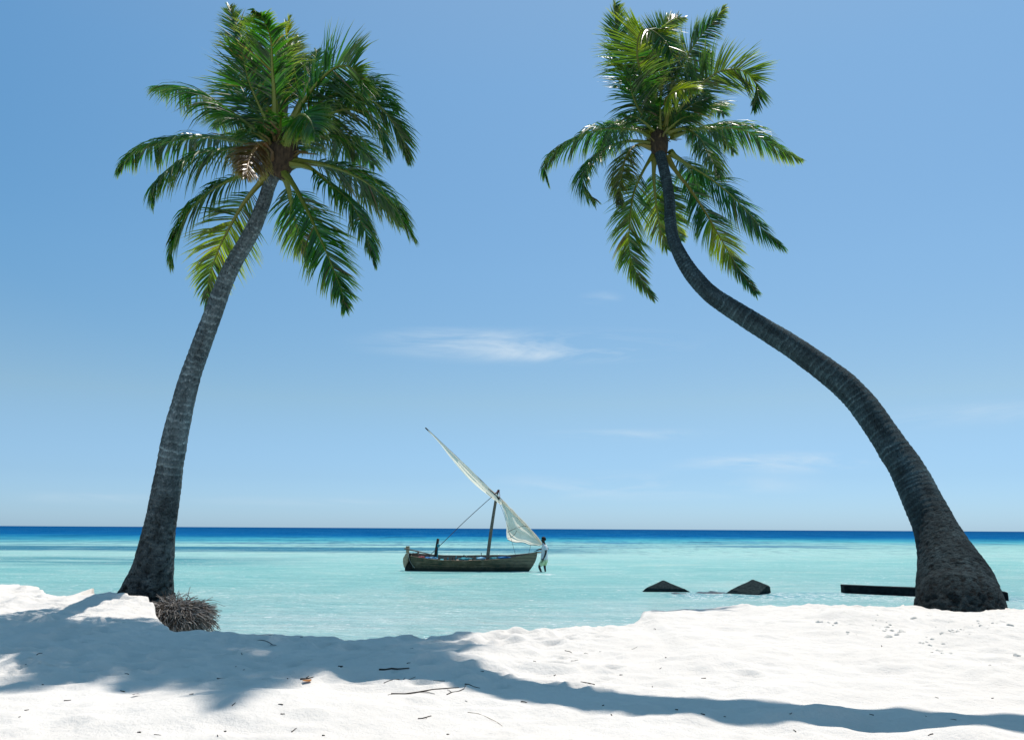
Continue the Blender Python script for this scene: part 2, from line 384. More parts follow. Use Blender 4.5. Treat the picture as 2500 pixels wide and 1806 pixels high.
mound(1085, 1450, .34, .10); mound(1000, 1472, .5, .07); mound(1130, 1475, .25, .05); mound(880, 1470, .4, .05)
mound(250, 1345, .5, .08, .75); mound(330, 1345, .4, .05, .8)
mound(1280, 1470, .5, .04); mound(1400, 1455, .4, -.05); mound(1600, 1447, .5, .05, .68)
mound(1860, 1365, .35, .09, .76); mound(1960, 1372, .4, .06, .76); mound(2090, 1385, .4, -.07, .74); mound(2140, 1402, .5, .08, .72); mound(2230, 1390, .4, .05, .72)
mound(1850, 1582, .22, .07, .55); mound(1700, 1592, .2, .05, .55); mound(1540, 1590, .22, .05, .55); mound(2120, 1628, .35, .08, .55); mound(2000, 1590, .2, .04, .55)
mound(1660, 1600, .25, -.05, .55); mound(1950, 1604, .25, -.05, .55)
mound(690, 1492, .35, .05); mound(560, 1470, .3, -.04); mound(250, 1480, .4, .04); mound(120, 1400, .4, -.05); mound(420, 1425, .35, .05)
mound(650, 1540, .5, .05); mound(460, 1560, .6, .06)
rf = random.Random(5)
FEET = []
for k in range(420):
    y = rf.uniform(5, 11.5); x = rf.uniform(-.75, .75) * y
    FEET.append((x, y, rf.uniform(.05, .16), (rf.uniform(.018, .055) if (x < .6 and y > 6.6) else rf.uniform(.004, .020)) * (1 if rf.random() < .75 else -.8), rf.uniform(.8, 1.8)))
for k in range(420):
    y = rf.uniform(6.6, 10.5); x = rf.uniform(-.7, .12) * y
    FEET.append((x, y, rf.uniform(.03, .075), rf.uniform(.010, .026), rf.uniform(.9, 2.2)))
FX = np.array(FEET)
def npnoise(x, y, sc, oct=3, z=0.0):
    return noise.fractal(Vector((x * sc, y * sc, z)), 1.0, 2.0, oct)
def sand_z(x, y):
    yE, zE = sand_edge(x)
    g = min(1, max(0, (y - 4.5) / max(.5, yE - 4.5))); g = g * g * (3 - 2 * g)
    z = .53 + (zE - .53) * g
    lm = min(1, max(0, .5 + 1.3 * noise.noise(Vector((x * .5, y * .6, 21)))))
    z += .028 * npnoise(x, y, .55, 2) + .026 * npnoise(x + 9, y, 1.7, 3, 3.) + (.004 + .012 * lm) * npnoise(x, y * 1.2, 4.6, 4, 7.)
    # lumpier by the eroded edge
    e = exp(-((y - yE + .35) / .55) ** 2)
    wob = .035 * noise.noise(Vector((x * 4.2, y * 3.0, 11))) + .016 * noise.noise(Vector((x * 11, y * 9, 5)))
    z += e * (wob * .8)
    if x > 3 and y > 8.0: z += min(1, (x - 3) / 1.2) * min(1, (y - 8) / .8) * (.05 * max(0, noise.turbulence(Vector((x * 3, y * 3, 2)), 4, False) - .45) + .035 * max(0, noise.noise(Vector((x * 10, y * 10, 4))) - .1) * (1 if noise.noise(Vector((x * 1.3, y * 2, 9))) > -.05 else .1))
    if x < -2.4 and y > 9.5: z += .05 * max(0, noise.turbulence(Vector((x * 4, y * 4, 12)), 4, False) - .4) * min(1, (y - 9.5))
    for mx_, my_, r, h, ax in MOUNDS:
        dx = (x - mx_) / (r * 1.3); dy = (y - my_) / r
        q = dx * dx + dy * dy
        if q < 6: z += h * exp(-q * 1.4)
    d2 = ((x - FX[:, 0]) / (FX[:, 2] * FX[:, 4])) ** 2 + ((y - FX[:, 1]) / FX[:, 2]) ** 2
    mk = d2 < 5
    if mk.any(): z -= float(np.sum(FX[mk, 3] * (np.exp(-d2[mk] * 1.6) - .42 * np.exp(-((np.sqrt(d2[mk]) - 1.35) ** 2) * 5))))
    # scarp
    w = .06 * noise.noise(Vector((x * 3.1, 0, 3))) + .03 * noise.noise(Vector((x * 12, 0, 8)))
    if y > yE + w:
        t = min(1, (y - yE - w) / 1.0)
        z = z - (z + .35) * (1 - (1 - t) ** 2.2)
    return z
gx = []; x = -14.0
while x < 14.0:
    gx.append(x); x += .029 if abs(x) < 7.6 else .12
gy = []; y = -8.0
while y < 16.6:
    gy.append(y); y += .4 if y < 3.0 else (.026 if y < 12.4 else .07)
vs = []
for yy in gy:
    for xx in gx:
        vs.append((xx, yy, sand_z(xx, yy) if yy > 2.5 else .53 + .03 * npnoise(xx, yy, .55, 2)))
nx = len(gx); mb = MB()
mb.add(vs, [(j * nx + i, j * nx + i + 1, (j + 1) * nx + i + 1, (j + 1) * nx + i) for j in range(len(gy) - 1) for i in range(nx - 1)])
beach = mb.build('sand', M_sand); tag(beach, 'white coral sand beach with an eroded edge above the lagoon', 'beach', kind='structure')
# the beach behind and beside the part in view, one large sheet lying lower
mb = MB(); mb.add([(-200, -120, .42), (200, -120, .42), (200, -7.9, .42), (-200, -7.9, .42)], [(0, 1, 2, 3)])
tag(mb.build('back_beach', M_sand, smooth=False), 'flat sand behind the photographed beach', 'beach', kind='structure')

# ------------------------------------------------------------------ palms
def build_trunk(parent, spec, mat, yfun, ringk, seed, basepit, darkbase=None, slant=1.0):
    """spec: list of (px, py, half width px) from base to top; yfun(t) depth"""
    n0 = len(spec); P = []; Rr = []
    for i, (px, py, h) in enumerate(spec):
        t = i / (n0 - 1); Y = yfun((spec[0][1] - py) / (spec[0][1] - spec[-1][1]))
        p = at(px, py, Y); zd = (p - CAM).dot(Fv); P.append(p); Rr.append(h * zd * zd / (p - CAM).length / F * (slant if i < 6 else 1))
    # go on into the ground
    d = (P[0] - P[1]).normalized(); P.insert(0, P[0] + Vector((d.x * .3, d.y * .3, -.75))); Rr.insert(0, Rr[0] * 1.12)
    C = catmull([(p.x, p.y, p.z) for p in P], 400); Rc = catmull([(r, 0, 0) for r in Rr], 400)
    L = [0]
    for a, b in zip(C, C[1:]): L.append(L[-1] + (b - a).length)
    step = .021; n = int(L[-1] / step); SEG = 88
    pts = []; rad = []; j = 0
    for k in range(n + 1):
        s = L[-1] * k / n
        while j < 398 and L[j + 1] < s: j += 1
        u = (s - L[j]) / max(1e-9, L[j + 1] - L[j]); u = min(1, max(0, u))
        pts.append(C[j].lerp(C[j + 1], u)); rad.append(Rc[j].x + (Rc[j + 1].x - Rc[j].x) * u)
    rnd = random.Random(seed)
    # ring scars
    rings = []; s = 0
    while s < L[-1] + .3:
        rings.append(s); s += rnd.uniform(.065, .13) * (ringk if s < L[-1] * .7 else ringk * .62)
    ri = 0; A = Vector((1, 0, 0)); vs = []; cs = []
    for k, p in enumerate(pts):
        T = (pts[min(k + 1, n)] - pts[max(k - 1, 0)]).normalized()
        A = (A - T * A.dot(T)).normalized(); B = T.cross(A); s = L[-1] * k / n
        h = s - .75; top = s / L[-1]
        bw = max(0, 1 - max(0, h) / basepit)           # 1 at the foot, 0 above basepit
        bw = bw ** .6
        for q in range(SEG):
            a = 2 * pi * q / SEG; ca, sa = cos(a), sin(a)
            wob = .035 * noise.noise(Vector((ca * 1.3, sa * 1.3, s * 3 + seed)))
            ss = s + wob * 1.2
            while ri < len(rings) - 2 and rings[ri + 1] < ss: ri += 1
            while ri > 0 and rings[ri] > ss: ri -= 1
            f = (ss - rings[ri]) / (rings[ri + 1] - rings[ri])
            ring = (.035 - .075 * abs(f - .15) if f > .15 else .035 * f / .15)  # sharp lip then slope
            hsh = noise.noise(Vector((rings[ri] * 7, seed, 1.5)))
            e = (ring * (.55 + .5 * hsh)) * (1 - bw * .8)
            p3 = Vector((ca * rad[k], sa * rad[k], s)) 
            e += .035 * noise.noise(p3 * 3.5 + Vector((seed, 0, 0)))
            tb = noise.turbulence(Vector((p3.x * 15, p3.y * 15, s * 19)), 3, False)
            pit = noise.noise(Vector((p3.x * 17 + 3, p3.y * 17, s * 22)))
            pit2 = noise.noise(Vector((p3.x * 8 + 3, p3.y * 8, s * 9 + 5)))
            e += bw * (.035 * (tb - .5) - .10 * max(0, pit - .15) - .10 * max(0, pit2 - .3) )
            e += .02 * (1 - bw) * (noise.noise(Vector((p3.x * 30, p3.y * 30, s * 30))))
            e += .05 * bw * noise.noise(Vector((ca * 1.7, sa * 1.7, seed + s)))
            r = rad[k] * (1 + e * (.16 / max(.12, rad[k])) ** .35 * 1.15)
            vs.append(p + (A * ca + B * sa) * r)
            ringc = 1.0 + (1.1 * (.5 + hsh) * exp(-((f - .12) / .09) ** 2) - .35 * f) * (1 - bw)
            blot = 1 + .55 * noise.fractal(Vector((ca * 1.5, sa * 1.5, s * 1.7 + seed * 3)), 1, 2, 3)
            db = 1 - (1 - (darkbase or 1)) * min(1, bw * 1.3)
            v = max(.15, ringc * blot * db); v *= (.55 + .45 * min(1, max(0, 1 - (max(0, pit - .12) + max(0, pit2 - .22)) * 3 * bw)))
            cs.append((v, v, v, bw))
    fs = [(i * SEG + q, i * SEG + (q + 1) % SEG, (i + 1) * SEG + (q + 1) % SEG, (i + 1) * SEG + q) for i in range(n) for q in range(SEG)]
    fs.append(tuple(n * SEG + q for q in range(SEG)))
    mb = MB(); mb.add(vs, fs, cs); mb.build('trunk', mat, parent, usecol=True)
    return pts[-1], (pts[-1] - pts[-6]).normalized(), pts, rad

GREEN = (.013, .062, .008); DEEP = (.006, .034, .011); LIME = (.070, .155, .008); YEL = (.42, .33, .02); BRN = (.11, .055, .028); TAN = (.34, .25, .17)
def mixc(a, b, t): t = min(1, max(0, t)); return tuple(x + (y - x) * t for x, y in zip(a, b))
def frond(parent, pts, rnd, leaf=.62, droop=.55, up=.15, yellow=0., tipy=.25, brown=0., wind=(.10, 0, 0), dens=1.0, pet=.16, twist=0., side=None, ylo=.45, yhi=.75, wid=1.0, fwd=.55, endcurl=0.0, label=None, asym=(1, 1), thick=1.0):
    C, L = resample(catmull(pts, 90), 60)
    H = Vector((C[-1].x - C[0].x, C[-1].y - C[0].y, 0))
    if side is not None: B = Vector(side).normalized()
    else: B = Vector((0, 0, 1)).cross(H).normalized()
    mb = MB(); col = mixc((.11, .15, .018), (.25, .13, .04), max(brown, yellow * .3))
    rr = lambda t: (.040 * (1 - t) ** 2.2 + .0135 * (1 - t) + .003 + .030 * max(0, 1 - t / .10)) * thick
    sweep(mb, C, rr, 6, col + (1,), mi=1, flat=.7)
    n = int(L / .0185 * dens)
    ph = rnd.uniform(0, 100)
    for k in range(n):
        t = pet + (1 - pet) * (k + rnd.random() * .8) / n
        i = min(58, int(t * 59)); p = C[i].lerp(C[i + 1], t * 59 - i) if i < 59 else C[59]
        T = (C[i + 1] - C[max(0, i - 1)]).normalized()
        Bs = (B - T * B.dot(T)).normalized(); N = Bs.cross(T).normalized()
        if N.z < 0 and abs(T.z) < .97 and side is None: N = -N
        tt = (t - pet) / (1 - pet)
        prof = (min(1, .45 + tt * 3.2)) * (1 - .76 * max(0, (tt - .32) / .68) ** 1.35)
        for sg in (-1, 1):
            if rnd.random() < .035: continue
            ln = leaf * 1.16 * prof * rnd.uniform(.80, 1.12) * asym[0 if sg < 0 else 1]
            clump = noise.noise(Vector((t * 16, ph + sg * 5, 0)))
            ang = fwd + .58 * tt * tt + .12 * tt + clump * .45 + rnd.uniform(-.12, .12)
            upk = up + clump * .25 + rnd.uniform(-.13, .13)
            tw = twist * tt
            S = (Bs * sg * cos(tw) + N * sin(tw) * sg)
            d = (S * cos(ang) + T * sin(ang) + N * upk).normalized()
            w0 = (.0100 * wid) * (.75 + .5 * min(1, tt * 4)) * rnd.uniform(.8, 1.2)
            dr = droop * rnd.uniform(.7, 1.35)
            q = Vector(p); nseg = 4; vs = []; cs = []
            roll_ = rnd.uniform(-.85, .85)
            yv = yellow * exp(-((tt - (ylo + yhi) / 2) / ((yhi - ylo) / 2 + .01)) ** 2) if yellow else 0
            yv = min(1, max(0, yv * (.62 + .9 * clump) - .05))
            lv = rnd.random()
            base = mixc(DEEP, GREEN, lv); base = mixc(base, LIME, .18 * rnd.random() + tipy * .35 * tt)
            base = mixc(base, YEL, yv)
            dead = rnd.random() < .03 + brown * .1
            base = mixc(base, BRN, max(brown, .8 if dead else 0))
            for m_ in range(nseg + 1):
                f = m_ / nseg
                if m_ > 0:
                    d = (d + Vector((0, 0, -1)) * dr * (.10 + .42 * f) + Vector(wind) * (.3 + f) * .6).normalized()
                    q = q + d * (ln / nseg)
                w = T - d * T.dot(d)
                if w.length < 1e-3: w = N
                w.normalize(); w = (w * cos(roll_) + d.cross(w) * sin(roll_))
                ww = w0 * (.6, 1.0, .85, .48, .04)[m_]
                vs.append(q - w * ww); vs.append(q + w * ww)
                c = mixc(base, YEL if brown < .5 else TAN, max(0, f - .55) * tipy * (.8 + .6 * lv))
                if f == 1: c = mixc(c, TAN, .5)
                cs += [c + (1,)] * 2
            mb.add(vs, [(2 * m_, 2 * m_ + 1, 2 * m_ + 3, 2 * m_ + 2) for m_ in range(nseg)], cs)
    o = mb.build('frond', [M_leaf, M_rachis], parent, smooth=False, usecol=True)
    if label: o['label'] = label
    return o

def crown_heart(parent, c, T, r, rnd, spikes=16):
    """fibrous sheath with the stubs of old fronds"""
    mb = MB()
    sweep(mb, [c - T * .34, c - T * .16, c, c + T * .16, c + T * .3], lambda t: r * (.95, 1.15, 1.25, 1.0, .4)[int(round(t * 4))], 18)
    mb.build('fibre_sheath', M_fibre, parent)
    A = T.cross(Vector((0, 1, 0))).normalized(); B = T.cross(A)
    for k in range(spikes):
        a = rnd.uniform(0, 2 * pi); d = A * cos(a) + B * sin(a)
        b = c + T * rnd.uniform(-.22, .2) + d * r * .9
        mb = MB(); l = rnd.uniform(.14, .38)
        sweep(mb, [b, b + (d * .6 + T * .7) * l * .5, b + (d * 1.0 + T * .45) * l], [.035, .012], 6, mixc((.10, .10, .02), (.10, .05, .03), rnd.random()) + (1,), flat=.5)
        mb.build('frond_stub', M_rachis, parent, usecol=True)

# ---- left palm
c1 = lambda x, y: (260 + x * .4762, y * .4762)
baseL = at(355, 1462, 11.6)
palmL = root('palm_tree', (baseL.x, baseL.y, baseL.z - .1), 'left coconut palm leaning right, with an exposed ball of roots at its foot', 'palm tree', 'coconut palms on the beach')
trL = [(355, 1468, 75), (355, 1461, 72), (366, 1420, 60), (374, 1384, 52), (388, 1303, 41), (402, 1222, 36.5), (414, 1142, 34.5), (429, 1061, 32), (448, 981, 28.5), (471, 900, 25.5), (515, 780, 23.5),
       (558, 667, 21), (612, 571, 19.5), (642, 500, 17.5), (658, 452, 16.5), (676, 412, 17), (690, 375, 18)]
YL = lambda t: 11.6 - 1.1 * t
cL, TL, _, _ = build_trunk(palmL, trL, M_trunk, YL, .95, 3, 2.0, .85, 1.06)
rL = random.Random(21)
crown_heart(palmL, cL, TL, .17, rL)
YC = YL(1.0)
def fr(parent, conv, pts, dy, rnd, Yc=None, ex=1.25, **k):
    n = len(pts) - 1; P = []
    for i, (x, y) in enumerate(pts):
        t = i / n; px, py = conv(x, y); P.append(at(px, py, Yc + dy * t ** ex))
    return frond(parent, P, rnd, **k)
FL = [
 (dict(pts=[(870, 780), (700, 728), (520, 705), (350, 720), (200, 760), (110, 810), (62, 872)], dy=.5), dict(droop=.9, leaf=.58, up=.05)),
 (dict(pts=[(860, 790), (700, 760), (560, 770), (420, 800), (300, 880), (245, 950), (235, 1030)], dy=-.8), dict(droop=.95, leaf=.62, up=0)),
 (dict(pts=[(850, 740), (740, 650), (620, 560), (500, 480), (400, 452), (310, 448), (258, 443)], dy=.9), dict(droop=.95, leaf=.68, up=-.05)),
 (dict(pts=[(840, 850), (690, 900), (560, 960), (450, 1050), (380, 1160), (335, 1260), (325, 1350)], dy=-.4), dict(droop=.8, leaf=.58)),
 (dict(pts=[(830, 890), (720, 1020), (640, 1150), (570, 1290), (525, 1430), (512, 1550)], dy=.9), dict(droop=.3, leaf=.60, side=(1, -.25, .45), yellow=.5, ylo=.1, yhi=.8)),
 (dict(pts=[(905, 880), (960, 950), (1020, 1060), (1090, 1210), (1160, 1370), (1205, 1490), (1225, 1580)], dy=-.9), dict(droop=.35, leaf=.56, side=(1, .2, .4), tipy=.6)),
 (dict(pts=[(905, 890), (930, 960), (950, 1060), (985, 1200), (1040, 1340)], dy=1.1), dict(droop=.4, leaf=.52, side=(1, 0, .2), yellow=.3)),
 (dict(pts=[(930, 840), (1040, 860), (1150, 950), (1250, 1040), (1310, 1150), (1350, 1250), (1370, 1350)], dy=-.9), dict(droop=1.0, leaf=.52, yellow=.15)),
 (dict(pts=[(930, 820), (1100, 840), (1250, 890), (1380, 970), (1470, 1060), (1530, 1140), (1570, 1210)], dy=.5), dict(droop=.75, leaf=.66, up=.15)),
 (dict(pts=[(950, 830), (1120, 850), (1260, 900), (1380, 980), (1460, 1070), (1500, 1150)], dy=1.4), dict(droop=.8, leaf=.6)),
 (dict(pts=[(940, 700), (1080, 620), (1200, 565), (1300, 570), (1380, 640), (1420, 720), (1440, 790)], dy=-.5), dict(droop=.9, leaf=.62, tipy=.4)),
 (dict(pts=[(960, 690), (1100, 600), (1250, 500), (1380, 530), (1460, 620), (1520, 720), (1542, 820)], dy=1.2), dict(droop=.75, leaf=.62, up=.3)),
 (dict(pts=[(930, 680), (1000, 540), (1080, 430), (1170, 350), (1250, 345), (1300, 400), (1315, 480)], dy=-1.2), dict(droop=.12, leaf=.60, up=.1, side=(-.55, .1, 1), yellow=.15, ylo=.2, yhi=1)),
 (dict(pts=[(940, 640), (1010, 480), (1060, 360), (1078, 265)], dy=.9), dict(droop=.3, leaf=.5, side=(1, 0, .2), yellow=.3)),
 (dict(pts=[(900, 640), (905, 450), (920, 250), (937, 95)], dy=1.2), dict(droop=.15, leaf=.5, side=(1, .2, 0), yellow=.75, ylo=.4, yhi=1.1, fwd=.85)),
 (dict(pts=[(900, 640), (930, 470), (955, 320), (970, 190)], dy=1.5), dict(droop=.25, leaf=.5, side=(1, .2, 0), yellow=.6, ylo=.4, yhi=1.1, fwd=.8)),
 (dict(pts=[(862, 640), (862, 500), (850, 350), (845, 220), (825, 145), (790, 85), (752, 45)], dy=-1.3), dict(droop=.25, leaf=.54, side=(1, -.35, .1), tipy=.5, fwd=.66)),
 (dict(pts=[(850, 650), (800, 480), (740, 300), (690, 190), (655, 100), (632, 38)], dy=.6), dict(droop=.2, leaf=.5, side=(1, .25, .35), yellow=.3, ylo=.7, yhi=1.2, fwd=.6)),
 (dict(pts=[(850, 680), (790, 560), (730, 420), (700, 300), (680, 220)], dy=-.5), dict(droop=.15, leaf=.66, side=(1, .6, .1), asym=(1.1, .8), fwd=.45)),
 (dict(pts=[(855, 700), (800, 620), (740, 540), (690, 450), (640, 360)], dy=.9), dict(droop=.3, leaf=.7, side=(.8, .3, .5))),
 (dict(pts=[(860, 660), (880, 580), (890, 500), (885, 410), (870, 320)], dy=.3), dict(droop=.3, leaf=.56, side=(1, -.8, .0))),
 (dict(pts=[(905, 800), (925, 720), (958, 640), (1000, 588), (1045, 620), (1072, 690)], dy=-1.7), dict(droop=.5, leaf=.5, up=.1, side=(.7, .2, .7), pet=.3, tipy=.5, thick=1.5)),
 (dict(pts=[(850, 750), (790, 742), (750, 780), (725, 840), (716, 905)], dy=-1.3), dict(droop=.6, leaf=.40, brown=1, wid=1.0, side=(.85, 0, -.5), yellow=0, dens=2.2, pet=.1, label='withered brown frond hanging by the trunk top')),
 (dict(pts=[(950, 740), (1080, 700), (1200, 720), (1300, 770), (1370, 845)], dy=1.7), dict(droop=.9, leaf=.7)),
 (dict(pts=[(940, 660), (1080, 560), (1200, 470), (1320, 430), (1420, 480), (1490, 560)], dy=1.0), dict(droop=.7, leaf=.65, tipy=.4)),
 (dict(pts=[(940, 690), (1050, 560), (1180, 480), (1290, 490), (1360, 560)], dy=-.2), dict(droop=.7, leaf=.6)),
 (dict(pts=[(945, 720), (1060, 660), (1170, 660), (1240, 720), (1270, 800)], dy=.6), dict(droop=.9, leaf=.62)),
 (dict(pts=[(860, 730), (800, 660), (720, 610), (620, 600), (560, 650)], dy=1.6), dict(droop=.8, leaf=.6)),
]
for k in range(9):
    a_ = RAD(15 + k * 18); l_ = 190 + 60 * (k % 3)
    FL.append((dict(pts=[(885 + 20 * cos(a_), 790 - 20 * sin(a_)), (885 + cos(a_) * l_ * .55, 790 - sin(a_) * l_ * .62), (885 + cos(a_) * l_, 790 - sin(a_) * l_ * .9 + 20)], dy=(.9, -.5, 1.3)[k % 3]), dict(droop=.6, leaf=.42, pet=.05)))
for a, b in FL: fr(palmL, c1, a['pts'], a['dy'], rL, YC, **b)

# roots: a fan of cord-like roots bared by the sea
mb = MB(); rr_ = random.Random(8); rc_ = at(432, 1503, 10.95)
for k in range(2300):
    u = Vector((rr_.uniform(-.9, 1), rr_.uniform(-1, .3), rr_.uniform(-.9, .75)))
    if u.length > 1 or u.length < .15: continue
    if u.x < -.5 and u.z > .2: continue
    u.normalize(); s_ = rc_ + Vector((u.x * .33, u.y * .28, u.z * .19)); right = max(0, u.x)
    d = (Vector((u.x * .9 + .25, u.y * .7, u.z * .55 - .25)) + Vector((rr_.uniform(-.55, .55), rr_.uniform(-.4, .4), rr_.uniform(-.5, .4)))).normalized()
    l = rr_.uniform(.09, .20) + right * rr_.uniform(.0, .11); P = [s_ - d * .05]; q = Vector(s_)
    for m_ in range(5):
        P.append(q.copy()); d = (d + Vector((rr_.uniform(-.35, .35), rr_.uniform(-.3, .3), rr_.uniform(-.42, .16)))).normalized(); q = q + d * l / 4
    g_ = rr_.random(); c_ = mixc((.05, .035, .022), (.44, .40, .37), g_ ** 1.1) + (1,)
    sweep(mb, P, [rr_.uniform(.004, .011), .003], 5, c_, cap=False)
for k in range(14):                                             # long loose strands
    s_ = rc_ + Vector((rr_.uniform(.0, .3), rr_.uniform(-.2, .1), rr_.uniform(-.02, .16))); a_ = rr_.uniform(-.5, .5); l = rr_.uniform(.2, .42)
    P = [s_, s_ + Vector((cos(a_), 0, sin(a_))) * l * .5, s_ + Vector((cos(a_), 0, sin(a_) - .25)) * l]
    sweep(mb, catmull(P, 8), [.004, .0015], 4, (.10, .08, .06, 1), cap=False)
mr_, tr_, pr_, _o2 = newmat('root_cord'); Nr_ = NT(tr_); ar_ = Nr_.n('ShaderNodeVertexColor', layer_name='tint'); Nr_.l(ar_.outputs[0], pr_.inputs['Base Color']); pr_.inputs['Roughness'].default_value = .85
mb.build('roots', mr_, palmL, usecol=True)
mbc = MB(); cc = at(432, 1503, 10.95)                      # the dark core of matted roots and soil
vs = []; S1, S2 = 24, 14
for j in range(S2 + 1):
    for i in range(S1):
        th = pi * j / S2; a = 2 * pi * i / S1
        v = Vector((sin(th) * cos(a) * .33, sin(th) * sin(a) * .28, cos(th) * .19))
        v *= 1 + .25 * noise.noise(v * 6)
        vs.append(cc + v)
mbc.add(vs, [(j * S1 + i, (j + 1) * S1 + i, (j + 1) * S1 + (i + 1) % S1, j * S1 + (i + 1) % S1) for j in range(S2) for i in range(S1)])
mbc.build('root_mat', simple('root_soil', (.05, .04, .032), (.02, .016, .013), 30, .95, bump=.8), palmL)

# ---- right palm
c2 = lambda x, y: (1280 + x * .4517, y * .4517)
baseR = at(2340, 1480, 11.45)
palmR = root('palm_tree', (baseR.x, baseR.y, baseR.z - .1), 'right coconut palm with a dark S-curved trunk on a wide flared foot', 'palm tree', 'coconut palms on the beach')
trR = [(2343, 1488, 124), (2343, 1478, 119), (2330, 1415, 103), (2308, 1349, 76), (2281, 1283, 58), (2250, 1217, 52), (2217, 1151, 45), (2190, 1108, 42), (2157, 1059, 38.5), (2104, 984, 36), (2052, 932, 34),
       (1992, 886, 31), (1930, 843, 29), (1874, 808, 27), (1808, 767, 25), (1741, 723, 22), (1696, 677, 20.5), (1666, 632, 18), (1645, 587, 15.5), (1637, 542, 14.5), (1635, 497, 14), (1629, 452, 13.8),
       (1619, 406, 13.6), (1611, 372, 14), (1608, 345, 15)]
def YR(t): return 11.45 + 4.3 * max(0, min(1, t)) ** .74
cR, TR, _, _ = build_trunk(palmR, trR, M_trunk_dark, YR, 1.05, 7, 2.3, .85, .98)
rR = random.Random(33)
crown_heart(palmR, cR, TR, .16, rR, 14)
YC2 = YR(1.0)
k2 = 1.12
for_r = 1.1
